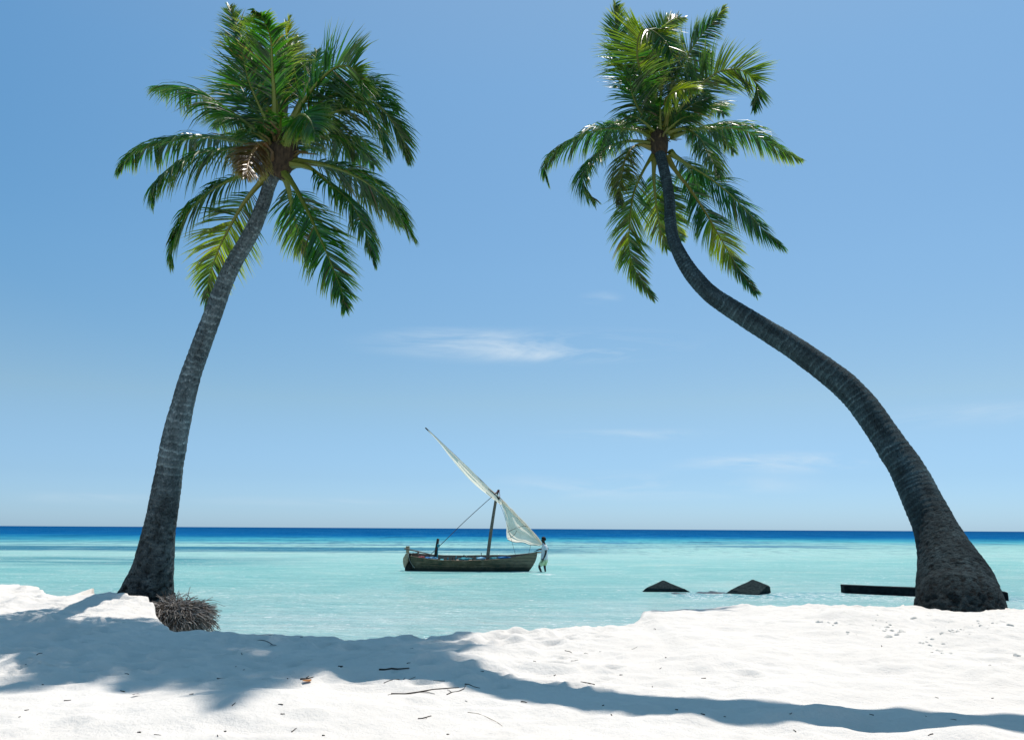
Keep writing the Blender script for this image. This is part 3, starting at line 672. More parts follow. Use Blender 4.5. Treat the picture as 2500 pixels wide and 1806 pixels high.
FR = [
 (dict(pts=[(700, 760), (620, 708), (500, 695), (380, 705), (250, 770), (160, 830), (110, 900), (125, 985)], dy=.5), dict(droop=1.0, leaf=.62)),
 (dict(pts=[(690, 780), (600, 763), (500, 775), (400, 830), (340, 890), (315, 960), (335, 1045), (385, 1083)], dy=-.7), dict(droop=.85, leaf=.64, tipy=.5)),
 (dict(pts=[(690, 800), (610, 785), (555, 840), (530, 930), (515, 1020), (515, 1110)], dy=-1.1), dict(droop=.7, leaf=.52, yellow=.35, brown=.35, ylo=.2, yhi=1)),
 (dict(pts=[(700, 830), (640, 930), (590, 1050), (570, 1200), (568, 1350), (605, 1470), (695, 1605)], dy=-.3), dict(droop=.3, leaf=.58, side=(1, .25, .15), yellow=.35, ylo=.2, yhi=1, tipy=.5)),
 (dict(pts=[(705, 850), (700, 950), (712, 1100), (735, 1230), (772, 1345)], dy=1.0), dict(droop=.35, leaf=.56, side=(1, 0, .2), yellow=.5, ylo=.2, yhi=1)),
 (dict(pts=[(730, 850), (760, 960), (790, 1100), (820, 1220), (850, 1300)], dy=1.5), dict(droop=.35, leaf=.5, side=(1, 0, .3), yellow=.5, ylo=.2, yhi=1)),
 (dict(pts=[(770, 850), (830, 940), (900, 1030), (980, 1150), (1050, 1270), (1120, 1390), (1180, 1480), (1250, 1580)], dy=-.5), dict(droop=.35, leaf=.56, side=(1, .3, .55), yellow=1.1, ylo=.40, yhi=.66, thick=1.3, pet=.2, label='yellowing frond hanging right of the trunk')),
 (dict(pts=[(790, 830), (900, 900), (1010, 970), (1110, 1050), (1200, 1140), (1290, 1240), (1400, 1330)], dy=.5), dict(droop=.45, leaf=.68, side=(.8, .5, .6), fwd=.6)),
 (dict(pts=[(780, 720), (860, 698), (940, 740), (990, 820), (1030, 900), (1050, 960)], dy=-1.3), dict(droop=.8, leaf=.60, yellow=.25, ylo=.3, yhi=1)),
 (dict(pts=[(800, 740), (930, 700), (1080, 690), (1200, 710), (1300, 760), (1400, 820), (1490, 860)], dy=.7), dict(droop=.85, leaf=.64, yellow=.3, ylo=.7, yhi=1.2, tipy=.6)),
 (dict(pts=[(800, 740), (900, 710), (1000, 700), (1080, 740), (1130, 820)], dy=1.4), dict(droop=.8, leaf=.6)),
 (dict(pts=[(780, 680), (850, 580), (940, 470), (1040, 395), (1150, 375), (1230, 420), (1265, 500), (1240, 590)], dy=-.7), dict(droop=.18, leaf=.66, side=(-.6, 0, 1), yellow=.4, ylo=.2, yhi=.8, up=.05)),
 (dict(pts=[(760, 640), (800, 450), (870, 320), (950, 200), (1030, 110), (1082, 42)], dy=.8), dict(droop=.4, leaf=.52, side=(.9, .5, -.2), yellow=.55, ylo=.8, yhi=1.1)),
 (dict(pts=[(690, 640), (660, 520), (630, 400), (610, 290), (625, 180), (680, 160), (760, 220), (800, 300)], dy=-1.4), dict(droop=.25, leaf=.74, side=(1, -.1, .1), yellow=.35, ylo=.1, yhi=.7, fwd=.3)),
 (dict(pts=[(670, 660), (600, 540), (560, 400), (520, 250), (492, 140), (490, 22)], dy=.3), dict(droop=.15, leaf=.66, side=(1, .2, .3), yellow=.5, ylo=.8, yhi=1.2, asym=(.8, 1.0), fwd=.45)),
 (dict(pts=[(720, 620), (700, 400), (715, 210), (790, 110), (868, 95)], dy=1.3), dict(droop=.1, leaf=.6, side=(-.5, 0, 1), yellow=.55, ylo=.5, yhi=1.2)),
 (dict(pts=[(770, 700), (775, 620), (765, 545), (800, 505), (870, 480), (932, 480)], dy=-1.7), dict(droop=.55, leaf=.48, side=(.4, .4, .8), yellow=.9, ylo=.0, yhi=.9, thick=1.3, pet=.2)),
 (dict(pts=[(760, 660), (850, 520), (930, 390), (1000, 285)], dy=1.3), dict(droop=.4, leaf=.6, side=(.9, .4, -.3), yellow=.3)),
 (dict(pts=[(700, 640), (680, 420), (610, 230), (565, 110)], dy=1.5), dict(droop=.25, leaf=.6, side=(1, 0, .3), yellow=.5, ylo=.7, yhi=1.2)),
 (dict(pts=[(790, 700), (900, 620), (1010, 580), (1080, 620)], dy=1.5), dict(droop=.6, leaf=.6)),
 (dict(pts=[(720, 660), (740, 500), (770, 350), (800, 220)], dy=.5), dict(droop=.4, leaf=.62, side=(1, -.3, .1), yellow=.2)),
 (dict(pts=[(680, 680), (620, 600), (580, 500), (570, 380)], dy=-.6), dict(droop=.25, leaf=.66, side=(1, .3, .2), fwd=.4)),
 (dict(pts=[(760, 700), (840, 620), (920, 560), (990, 540)], dy=-.3), dict(droop=.6, leaf=.6, side=(-.5, .3, .9))),
 (dict(pts=[(790, 820), (860, 880), (920, 960), (960, 1060)], dy=1.4), dict(droop=.7, leaf=.55)),
 (dict(pts=[(690, 720), (600, 690), (500, 700), (430, 760), (400, 840)], dy=1.4), dict(droop=.9, leaf=.6)),
]
for k in range(9):
    a_ = RAD(20 + k * 17.5); l_ = 190 + 60 * (k % 3)
    FR.append((dict(pts=[(735 + 20 * cos(a_), 740 - 20 * sin(a_)), (735 + cos(a_) * l_ * .55, 740 - sin(a_) * l_ * .62), (735 + cos(a_) * l_, 740 - sin(a_) * l_ * .9 + 20)], dy=(.9, -.6, 1.3)[k % 3]), dict(droop=.6, leaf=.42, pet=.05)))
for a, b in FR: b = dict(b, leaf=b['leaf'] * for_r, wid=1.12); fr(palmR, c2, a['pts'], a['dy'], rR, YC2, **b)

# ---- a third palm stands out of the picture to the right; its trunk and crown throw the shadow over the beach
def above(dx_, dy_, z, mg=.52):
    g = onz(dx_ * K, dy_ * K, .55); 
    while z > .5:
        p = g + SUNV * (z / SUNV.z); v = p - CAM; d = v.dot(Fv); u_, w_ = v.dot(Rv) / d, v.dot(Uv) / d
        if abs(u_) > .86 or w_ > mg: break
        z += .1
    return g + SUNV * (z / SUNV.z)
P3 = [above(3300, 1725, 0), above(2900, 1670, 2.2), above(2500, 1625, 4.6), above(2230, 1600, 6.2), above(1900, 1588, 7.8), above(1500, 1568, 8.9), above(1200, 1538, 9.8), above(950, 1500, 10.8), above(610, 1448, 12.1, .66)]
palm3 = root('palm_tree', tuple(P3[0]), 'tall coconut palm right of the view whose shadow crosses the beach', 'palm tree', 'coconut palms on the beach')
mb = MB(); C3 = catmull(P3, 120); sweep(mb, C3, lambda t: .33 - .08 * t + .2 * max(0, 1 - t * 12), 20, (1, 1, 1, 1)); mb.build('trunk', M_trunk, palm3, usecol=True)
r3 = random.Random(5); c3 = C3[-1]
for k in range(27):
    a = k * 2.39996 + r3.uniform(-.2, .2); el = RAD(r3.uniform(8, 60)); Lf = r3.uniform(2.0, 2.9)
    d = Vector((cos(a) * cos(el), sin(a) * cos(el), sin(el))); q = Vector(c3); P = [q.copy()]
    for m_ in range(6):
        q = q + d * Lf / 6; d = (d + Vector((0, 0, -.16))).normalized(); P.append(q.copy())
    frond(palm3, P, r3, leaf=.7, droop=.5, dens=.7, wid=1.7)


# ------------------------------------------------------------------ concrete in the shallows
def poly_block(name, front, back, mat, label, cat, group=None, bev=.02):
    """front / back: matching point loops; a closed solid with a lightly worn surface"""
    n = len(front); org = sum((Vector(p) for p in front), Vector()) / n; org.z = 0
    t = root(name, tuple(org), label, cat, group)
    import bmesh
    bm = bmesh.new(); A = [bm.verts.new(Vector(p) - org) for p in front]; B = [bm.verts.new(Vector(p) - org) for p in back]
    bm.faces.new(A); bm.faces.new(B[::-1])
    for i in range(n): bm.faces.new((A[i], B[i], B[(i + 1) % n], A[(i + 1) % n]))
    bmesh.ops.recalc_face_normals(bm, faces=bm.faces)
    bmesh.ops.bevel(bm, geom=bm.edges[:], offset=bev, segments=3, affect='EDGES')
    bmesh.ops.triangulate(bm, faces=bm.faces)
    bmesh.ops.subdivide_edges(bm, edges=[e for e in bm.edges if e.calc_length() > .12], cuts=5, use_grid_fill=True)
    for v in bm.verts: v.co += v.normal * (.014 * noise.noise(v.co * 9) + .018 * noise.noise(v.co * 3))
    me = bpy.data.meshes.new(name); bm.to_mesh(me); bm.free(); me.materials.append(mat)
    del t['_o']; bpy.data.objects.remove(t)
    o = bpy.data.objects.new(name, me); o.location = org; COL.objects.link(o); return tag(o, label, cat, group)
g2 = 'dark concrete blocks lying in the shallow water'
Yb = 24.6
f1 = [at(1560, 1450, Yb), at(1578, 1434, Yb), at(1619, 1415, Yb + .35), at(1672, 1437, Yb), at(1700, 1452, Yb)]
poly_block('concrete_block', f1, [p + Vector((.15, 1.0, -.30)) for p in f1], M_conc, 'low dark triangular concrete block in the shallows, the smaller one nearer the boat', 'concrete block', g2)
f2 = [at(1765, 1452, 24.2), at(1784, 1440, 24.2), at(1837, 1414, 24.5), at(1877, 1430, 24.0), at(1850, 1450, 23.6), at(1846, 1456, 23.6)]
b2 = [at(1790, 1452, 25.3), at(1800, 1440, 25.3), at(1846, 1417, 25.2), at(1880, 1431, 25.0), at(1884, 1450, 24.6), at(1884, 1456, 24.6)]
poly_block('concrete_block', f2, b2, M_conc, 'pointed concrete block with a black right side, midway between boat and right palm', 'concrete block', g2)
def reef(px, py, Y, L_, w_, h_, seed, label):
    c = at(px, py, Y); c.z = 0; vs = []; A_, B_ = 40, 9
    for j in range(B_ + 1):
        for i in range(A_):
            a = 2 * pi * i / A_; r_ = 1 - j / B_ * .98
            x_, y_ = cos(a) * r_ * L_, sin(a) * r_ * w_
            vs.append(c + Vector((x_, y_, -.06 + (h_ + .06) * (1 - r_ ** 2.2) + .05 * noise.noise(Vector((x_ * 5, y_ * 6, seed))) * (1 - r_ ** 3))))
    mb = MB(); mb.add(vs, [(j * A_ + i, j * A_ + (i + 1) % A_, (j + 1) * A_ + (i + 1) % A_, (j + 1) * A_ + i) for j in range(B_) for i in range(A_)] + [tuple(B_ * A_ + i for i in range(A_))])
    o = mb.build('rock', M_reef)
    for v in o.data.vertices: v.co -= c
    o.location = c; tag(o, label, 'rock')
M_reef = simple('weedy_rock', (.010, .045, .075), (.004, .016, .028), 10, .5, bump=.8, bdist=.03, spec=.3)
reef(1735, 1441, 24.3, .75, .45, .03, 3, 'flat wet rock barely breaking the surface between the two pointed blocks')
reef(1655, 1440, 24.0, .42, .3, .02, 8, 'small awash rock at the right foot of the smaller block')
l1 = onz(2062, 1449, -.02); l2 = onz(2464, 1468, -.02); hgt = .245
dn = Vector((0, 0, -.3)); bk = Vector((.06, .42, 0))
poly_block('concrete_slab', [l1 + dn, l1 + Vector((0, 0, hgt)), l1 + bk + Vector((0, 0, hgt)), l1 + bk + dn],
           [l2 + dn, l2 + Vector((0, 0, hgt)), l2 + bk + Vector((0, 0, hgt)), l2 + bk + dn], M_slab, 'long black concrete beam in the water behind the right palm foot', 'concrete beam', None, .015)

# ------------------------------------------------------------------ small things on the sand
def ground(dx_, dy_):
    px, py = dx_ * K, dy_ * K
    z = .62
    for _ in range(6):
        p = onz(px, py, z); z = sand_z(p.x, p.y)
    return Vector((p.x, p.y, z))
rs = random.Random(77)
def twig(dx_, dy_, ln, ang, r=.005, bend=.25, label=None, name='twig', mat=None, branch=0, lift=0.):
    g = ground(dx_, dy_); mb = MB(); P = []; r *= .72; d = Vector((cos(ang), sin(ang), 0)); q = Vector((0, 0, 0))
    for k in range(6):
        w = g + q; w.z = sand_z(w.x, w.y) + r * .7 + lift * k / 5; P.append(w.copy()); q = q + d * ln / 5
        d = Matrix.Rotation(rs.uniform(-bend, bend), 3, 'Z') @ d
    sweep(mb, P, [r, r * .5], 6)
    for b in range(branch):
        i = rs.randint(1, 4); s_ = P[i]; a = ang + rs.choice((-1, 1)) * rs.uniform(.5, 1.1)
        sweep(mb, [s_, s_ + Vector((cos(a) * ln * .15, sin(a) * ln * .15, .008)), s_ + Vector((cos(a) * ln * .3, sin(a) * ln * .3, .003))], [r * .6, r * .3], 5)
    me_o = mb.build(name, mat or M_twig, smooth=True)
    org = g.copy()
    for v in me_o.data.vertices: v.co -= org
    me_o.location = org
    return tag(me_o, label or 'small dark twig lying on the white sand', 'twig', 'twigs and leaf bits scattered on the sand')
e2 = lambda x, y: ((500 + x * .3527) / K, (1400 + y * .3527) / K)      # crop 5
for (x, y, ln, a, r, lab, br) in [
    (1290, 812, .52, .25, .008, 'longest dark stick lying straight along the trunk shadow', 1),
    (1205, 670, .26, .15, .011, 'short thick black stick just above the start of the trunk shadow', 0),
    (1240, 745, .34, .9, .005, 'thin bent twig rising to the right inside the tree shadow', 1),
    (925, 645, .16, -.7, .010, 'stubby dark stick in the shadow middle, right of a bright gap', 0),
    (1675, 838, .34, 1.1, .005, 'slanting thin twig at the lower rim of the trunk shadow', 1),
    (1660, 650, .14, 1.8, .005, 'small upright twig on the lit mound', 0),
    (660, 745, .12, .5, .010, 'curled dark scrap beside an orange leaf', 0),
    (360, 480, .26, -.5, .006, 'long thin twig in the deep shade near the water edge', 1),
    (1820, 960, .40, -.35, .003, 'pale wavy fibre lying on bright sand near the bottom', 0),
    (1475, 1005, .13, .3, .006, 'small curled twig on bright sand below the shadow band', 1),
    (385, 450, .16, .5, .007, 'short twig on the shaded rim of the beach', 0),
    (1800, 765, .16, -.5, .005, 'fine twig on the upper rim of the trunk shadow', 0)]:
    X_, Y_ = e2(x, y); twig(X_, Y_, ln, a, r, .2 if ln > .4 and r > .005 else .45, lab, branch=br, mat=M_straw if r == .003 else None)
e3 = lambda x, y: ((1300 + x * .2646) / K, (1380 + y * .2646) / K)
for (x, y, ln, a, r, lab) in [(300, 825, .14, -1.0, .006, 'little dark twig on bright sand right of centre'), (445, 1092, .14, -.5, .009, 'brown seed husk sliver on open bright sand'),
    (355, 895, .14, .8, .004, 'thin twig on the bright sand below the little dark one'), (890, 740, .15, .8, .003, 'faint straw on the bright sand under the scarp')]:
    X_, Y_ = e3(x, y); twig(X_, Y_, ln, a, r, .3, lab)
for k in range(75):
    dx_ = rs.uniform(5, 2260); dy_ = rs.uniform(1420, 1630) if rs.random() < .8 else rs.uniform(1385, 1500)
    if 1500 < dx_ and dy_ < 1560 and rs.random() < .55: continue
    twig(dx_, dy_, rs.uniform(.015, .055), rs.uniform(0, 3.1), rs.uniform(.003, .007), .6)
# leaf scraps
def scrap(dx_, dy_, s, col, label):
    g = ground(dx_, dy_); mb = MB(); vs = []
    for k in range(7):
        a = 2 * pi * k / 7; r_ = s * rs.uniform(.6, 1.1); vs.append(g + Vector((cos(a) * r_ * 1.5, sin(a) * r_, .010 + rs.uniform(0, .012))))
    vs.append(g + Vector((0, 0, .016))); mb.add(vs, [(k, (k + 1) % 7, 7) for k in range(7)])
    o = mb.build('leaf_scrap', simple('dry_leaf', col, None, 20, .7)); 
    for v in o.data.vertices: v.co -= g
    o.location = g
    tag(o, label, 'dead leaf')
X_, Y_ = e2(708, 740); scrap(X_, Y_, .03, (.45, .17, .03), 'orange scrap of leaf beside a curled twig')
f3 = lambda x, y: (x * .3394 / K, (1250 + y * .3394) / K)               # crop 4
X_, Y_ = f3(1590, 1217); scrap(X_, Y_, .028, (.03, .02, .018), 'black scrap of leaf at the right rim of the wide shade')
X_, Y_ = f3(228, 931); scrap(X_, Y_, .035, (.02, .02, .02), 'black scrap of leaf in the shade at far left')
X_, Y_ = f3(975, 1322); scrap(X_, Y_, .022, (.08, .04, .03), 'brown seed-like scrap at the tip of the crown shadow')

# stones and crumbs of coral on the right
def stone(dx_, dy_, s, seed, label, mat=None):
    g = ground(dx_, dy_); import bmesh
    bm = bmesh.new(); bmesh.ops.create_icosphere(bm, subdivisions=3, radius=s * .85)
    for v in bm.verts:
        n_ = noise.noise(v.co / s * 1.1 + Vector((seed, 0, 0))) + .45 * noise.noise(v.co / s * 3.2 + Vector((seed, 3, 0))); v.co *= 1 + .5 * n_; v.co.z *= .8; v.co.x *= 1.1
    me = bpy.data.meshes.new('stone'); bm.to_mesh(me); bm.free(); me.materials.append(mat or M_stone)
    for p in me.polygons: p.use_smooth = True
    o = bpy.data.objects.new('stone', me); o.location = g + Vector((0, 0, -s * .12)); o.rotation_euler = (0, 0, rs.uniform(0, 6)); COL.objects.link(o)
    return tag(o, label, 'stone', 'pale stones on the sand by the right palm')
h3 = lambda x, y: ((1900 + x * .309) / K, (1300 + y * .309) / K)        # crop 7
for (x, y, s, lab) in [(978, 772, .045, 'rounded beige stone, largest of the three in a row on the bright sand'), (930, 760, .034, 'middle beige stone between two others on the bright sand'),
    (860, 755, .048, 'flat knobbly pale stone left of two beige ones'), (90, 580, .10, 'wide pale stone on the rim of the bank left of the beam'),
    (1065, 682, .045, 'tan stone below the left end of the right palm foot'), (1830, 735, .036, 'grey lump of coral near the right edge'), (1890, 970, .035, 'small tan stone low at the right edge'),
    (320, 672, .045, 'stone at the left end of the rubble heap'), (1197, 720, .035, 'small stone below the palm foot among crumbs')]:
    X_, Y_ = h3(x, y); stone(X_, Y_, s, rs.random() * 50, lab)
cl = [(560, 665, 190, 34), (820, 680, 110, 26), (1380, 760, 130, 34), (1240, 860, 110, 26), (1700, 700, 170, 40), (1150, 660, 120, 30), (1450, 720, 300, 60)]
for k in range(130):
    c_ = cl[k % len(cl)]; x = rs.gauss(c_[0], c_[2] * .6); y = rs.gauss(c_[1], c_[3] * .7)
    X_, Y_ = h3(x, max(600, y)); stone(X_, Y_, rs.choice((.008, .011, .014, .02, .026)), rs.random() * 50, 'small crumb of coral in the rubble below the right palm')
for k in range(46):
    X_, Y_ = f3(rs.uniform(640, 1050), rs.gauss(700, 35)); stone(X_, Y_, rs.choice((.008, .012, .02, .03)), rs.random() * 50, 'crumb of sand and coral on the bank under the left palm').__setitem__('group', 'sand crumbs under the left palm')

# dry stems
def stems(name, lst, label, mat, branch):
    g0 = ground(*lst[0][:2]); t = root(name, tuple(g0), label, 'dry plant')
    for (dx_, dy_, hx, hy, r) in lst:
        b = ground(dx_, dy_); p0 = Vector(b) - Vector((0, 0, .03))
        tip = at((dx_ + hx) * K, (dy_ - hy) * K, b.y)
        mb = MB(); mid = p0.lerp(tip, .5) + Vector((rs.uniform(-.02, .02), 0, .01)); C = catmull([p0, mid, tip], 9)
        sweep(mb, C, [r, r * .4], 5)
        for q in range(branch):
            i = rs.randint(3, 7); s_ = C[i]; e_ = s_ + Vector((rs.choice((-1, 1)) * rs.uniform(.03, .06), rs.uniform(-.02, .02), rs.uniform(.03, .08)))
            sweep(mb, [s_, s_.lerp(e_, .5) + Vector((.005, 0, -.004)), e_], [r * .6, r * .3], 4)
        mb.build('stem', mat, t)
stems('dry_plant', [(2110, 1348, 6, 44, .007), (2072, 1346, 6, 22, .005), (2098, 1347, 5, 12, .005), (2063, 1346, -3, 9, .004)], 'thin straw-coloured stems standing before the right palm foot', M_straw, 0)
stems('dry_plant', [(246, 1327, -3, 24, .006), (251, 1327, 2, 16, .005), (240, 1326, -8, 7, .004), (254, 1327, 5, 15, .004)], 'small bare dark seedling twigs left of the left palm', M_twig, 2)
stems('dry_plant', [(1942, 1338, -5, 12, .009)], 'short dark stub standing on the rim below the black beam', M_twig, 0)

# ------------------------------------------------------------------ sailing boat
M_hull = None
def hullmat():
    mt, t, p, out = newmat('weathered_planks'); N = NT(t); v = N.obj()
    s = N.n('ShaderNodeSeparateXYZ'); N.l(v, s.inputs[0])
    n1 = N.noise(N.mapv(v, (1.2, 1, 16)), 1.6, 6, .7); n2 = N.noise(N.mapv(v, (2.2, 1, 3)), 1.5, 5, .65); n3 = N.noise(v, 22, 4, .7)
    c = N.mix(N.mapr(n1, .38, .62), (.028, .040, .024), (.21, .145, .085))
    c = N.mix(N.mapr(n2, .5, .66, 0, .7), c, (.23, .19, .13))
    c = N.mix(N.mapr(n2, .44, .30, 0, .8), c, (.012, .045, .035))
    # pale worn wood high at the bow, weed below the waterline strake
    bowf = N.math('MULTIPLY', N.mapr(s.outputs[0], .4, 2.6), N.mapr(s.outputs[2], .12, .35))
    c = N.mix(N.math('MULTIPLY', bowf, .6), c, (.30, .25, .18))
    c = N.mix(N.mapr(s.outputs[2], .20, .02), c, (.012, .032, .028))
    seam = N.n('ShaderNodeTexWave', wave_type='BANDS', bands_direction='Z'); seam.inputs['Scale'].default_value = 2.3; seam.inputs['Distortion'].default_value = .6; seam.inputs['Detail'].default_value = 2
    N.l(v, seam.inputs['Vector']); sm = N.mapr(seam.outputs['Fac'], .06, .0)
    c = N.mix(N.math('MULTIPLY', sm, .8), c, (.01, .012, .01)); c = N.mix(N.mapr(n3, .70, .73, 0, .8), c, (.5, .5, .45))
    N.l(c, p.inputs['Base Color']); p.inputs['Roughness'].default_value = .7; p.inputs['Specular IOR Level'].default_value = .3
    N.l(N.bump(n1, .4, .02), p.inputs['Normal'])
    return mt
M_hull = hullmat()
M_wood = simple('grey_wood', (.24, .19, .15), (.10, .075, .06), 9, .8, (1, 1, 6))
M_pale = simple('pale_and_lit_wood', (.55, .40, .26), (.30, .19, .12), 7, .75, (1, 1, 3))
M_dkwood = simple('shaded_wood', (.05, .045, .035), (.02, .02, .018), 12, .75, (1, 1, 4))
M_white = simple('white_paint_worn', (.66, .62, .58), (.45, .40, .36), 12, .7)
M_blue = simple('blue_cloth', (.03, .22, .50), (.02, .12, .3), 9, .8); M_lblue = simple('pale_blue_cloth', (.35, .62, .78), (.12, .35, .55), 9, .8)
M_red = simple('red_cloth', (.50, .13, .14), (.3, .06, .08), 9, .8); M_teal = simple('teal_paint', (.04, .33, .40), (.02, .18, .24), 9, .7)
M_rope = simple('rope', (.13, .09, .11), (.07, .05, .06), 30, .9); M_redrope = simple('red_rope', (.5, .05, .09), (.3, .03, .05), 30, .9)
YB = 36.0
c3f = lambda x, y, Y=YB: at(960 + x * .2442, 1020 + y * .2442, Y)
org = c3f(770, 1505); org = Vector((org.x, YB, 0))
boat = root('sailing_boat', tuple(org), 'old wooden sailing dhow with a loosely furled white lateen sail, on the lagoon', 'sailboat')
HEEL = RAD(8)
Ht = Matrix.Rotation(HEEL, 3, 'X')      # near side (towards -y) down
sh = [(183, 1378), (330, 1400), (500, 1418), (700, 1423), (930, 1416), (1150, 1401), (1300, 1372), (1400, 1350), (1440, 1336)]
NS = 60
XA = np.array([c3f(*s)[0] for s in sh]) - org.x
SS = np.linspace(0, 1, NS)
def bre(s):   # half breadth
    return .62 * min(1, (sin(pi * min(1, (s * .86 + .14))) ** .62)) * (1 if s < .55 else max(0, 1 - ((s - .55) / .45) ** 2.6)) + .012
def sheer(xw, b):
    zi = float(np.interp(xw, XA, [c3f(*s)[2] for s in sh])); return zi + b * sin(HEEL)
def hull_pt(s, h, side, inset=0.):
    xt = XA[0] + (XA[-1] - XA[0]) * s; b = max(.008, bre(s) - inset)
    zs = sheer(xt, bre(s)); zk = -.42 + .16 * max(0, (s - .9) / .1) ** 2
    z = zk + inset * .8 + (zs - zk - inset * .8) * h
    y = b * (h ** (.52 if s < .8 else .52 + (s - .8) * 2.2)) * side
    x = xt - (.62 * (1 - h) ** 2.0) * max(0, (s - .55) / .45) ** 1.6 + (.22 * (1 - h) ** 1.2) * max(0, (.35 - s) / .35)
    v = Ht @ Vector((x, y, z)); return v + org
def shell(inset, flip):
    NH = 14; vs = []
    for i, s in enumerate(SS):
        for k in range(-NH, NH + 1):
            h = abs(k) / NH; vs.append(hull_pt(s, max(1e-4, h) if k else 0, 1 if k > 0 else -1, inset))
    W_ = 2 * NH + 1; fs = [(i * W_ + k, (i + 1) * W_ + k, (i + 1) * W_ + k + 1, i * W_ + k + 1) for i in range(NS - 1) for k in range(W_ - 1)]
    if flip: fs = [f[::-1] for f in fs]
    return vs, fs, W_
mb = MB(); vs, fs, W_ = shell(0, False)
fs.append(tuple(range(W_))); fs.append(tuple((NS - 1) * W_ + k for k in range(W_)))
mb.add(vs, fs); mb.build('hull', M_hull, boat)
mb = MB(); vs, fs, _ = shell(.045, True); mb.add(vs, fs); mb.build('inner_planking', simple('inner_planks', (.32, .25, .2), (.16, .11, .09), 6, .8, (1, 1, 7)), boat)
for side in (-1, 1):
    mb = MB(); P = [hull_pt(s, 1.0, side) + Vector((0, -side * .018, .008)) for s in SS]; sweep(mb, P, .034, 8, flat=.55)
    mb.build('gunwale', M_hull if side < 0 else M_wood, boat)
mb = MB(); P = [hull_pt(s, .975, -1, .062) for s in SS[5:46]]; sweep(mb, P, .026, 6); mb.build('rubbing_strip', M_white, boat)
# thwarts
for s in (.12, .24, .36, .47, .60, .72, .84):
    a = hull_pt(s, .86, -1, .05); b = hull_pt(s, .86, 1, .05); mb = MB(); q = (b - a); L_ = q.length
    rot = Matrix.Rotation(math.atan2(q.z, q.y), 3, 'X'); box(mb, (a + b) / 2, (.16, L_ * .98, .03), rot); mb.build('thwart', M_wood if s != .24 else M_teal, boat, smooth=False)
# ribs/pins along the side
for (x, y0, y1, w, mt_) in [(705, 1366, 1415, .05, M_dkwood), (878, 1346, 1412, .035, M_dkwood), (793, 1384, 1420, .05, M_wood), (628, 1380, 1412, .05, M_teal), (592, 1390, 1420, .03, M_dkwood), (508, 1398, 1424, .035, M_wood), (838, 1386, 1414, .06, M_teal), (1138, 1376, 1400, .03, M_wood), (545, 1394, 1418, .05, M_teal)]:
    mb = MB(); sweep(mb, [c3f(x - 3, y1 + 12, YB - .1), c3f(x, (y0 + y1) / 2, YB - .1), c3f(x + 3, y0, YB - .1)], [w * .55, w * .42], 6); mb.build('rowing_pin', mt_, boat)
# mast
mb = MB(); sweep(mb, catmull([c3f(940, 1470, YB), c3f(943, 1400, YB), c3f(985, 1080, YB), c3f(1030, 800, YB), c3f(1053, 720, YB)], 24), lambda t: .085 - .035 * t, 12); mast = mb.build('mast', M_wood, boat)
mb = MB(); sweep(mb, [c3f(1056, 722, YB - .08), c3f(1052, 733, YB - .01), c3f(1046, 742, YB + .06)], .045, 8); mb.build('masthead_sheave', M_dkwood, boat)
# yard
yardP = [(322, 98), (500, 268), (650, 410), (800, 556), (940, 692), (1060, 800), (1150, 900), (1250, 1005), (1350, 1110), (1475, 1246), (1552, 1308)]
YYD = YB + .10
yard3 = catmull([c3f(x, y, YYD) for x, y in yardP], 60)
mb = MB(); sweep(mb, yard3, lambda t: .022 + .030 * sin(pi * min(1, max(0, t * .9 + .08))), 10); mb.build('yard', M_dkwood, boat)
# sail
def sailmat():
    mt, t, p, out = newmat('sail_cloth'); N = NT(t); v = N.obj()
    n1 = N.noise(v, 2.2, 6, .7); n2 = N.noise(v, 9, 5, .7)
    c = N.mix(N.mapr(n1, .35, .7), (.95, .89, .79), (.84, .77, .66)); c = N.mix(N.mapr(n2, .6, .8, 0, .5), c, (.42, .40, .34))
    p.inputs['Roughness'].default_value = .85; p.inputs['Specular IOR Level'].default_value = .1
    N.l(c, p.inputs['Base Color']); tr = N.n('ShaderNodeBsdfTranslucent'); N.l(c, tr.inputs[0]); ms = N.n('ShaderNodeMixShader'); ms.inputs[0].default_value = .52
    N.l(p.outputs[0], ms.inputs[1]); N.l(tr.outputs[0], ms.inputs[2]); N.l(ms.outputs[0], out.inputs[0]); N.l(N.bump(n2, .3, .02), p.inputs['Normal'])
    return mt
M_sail = sailmat()
def strip(top, bot, nu, nv, fold, yoff, phase, bul):
    A = catmull([Vector((x, y, 0)) for x, y in top], nu); B = catmull([Vector((x, y, 0)) for x, y in bot], nu); vs = []
    for i in range(nu):
        for j in range(nv):
            f = j / (nv - 1); p = A[i].lerp(B[i], f); u = i / (nu - 1)
            w = (A[i] - B[i]).length / 200
            yy = yoff - bul * sin(pi * f) * min(1, w) + fold * (sin(f * 15 + phase + 2.0 * sin(u * 5 + phase)) * .6 + .8 * noise.noise(Vector((f * 5, u * 4, phase)))) * min(1, w * 1.2)
            q = c3f(p.x, p.y, YB); q = c3f(p.x, p.y, YB + yy); vs.append(q)
    fs = [(i * nv + j, i * nv + j + 1, (i + 1) * nv + j + 1, (i + 1) * nv + j) for i in range(nu - 1) for j in range(nv - 1)]
    return vs, fs
mb = MB()
up_top = [(352, 122), (500, 262), (640, 392), (720, 462), (800, 548), (870, 618), (940, 678), (1000, 730), (1045, 768), (1085, 820)]
up_bot = [(350, 128), (470, 262), (545, 362), (620, 455), (700, 550), (780, 632), (870, 712), (950, 772), (1010, 820), (1085, 874)]
mb.add(*strip(up_top, up_bot, 80, 16, .045, -.14, .4, .16)); mb.build('sail', M_sail, boat)
mb = MB()
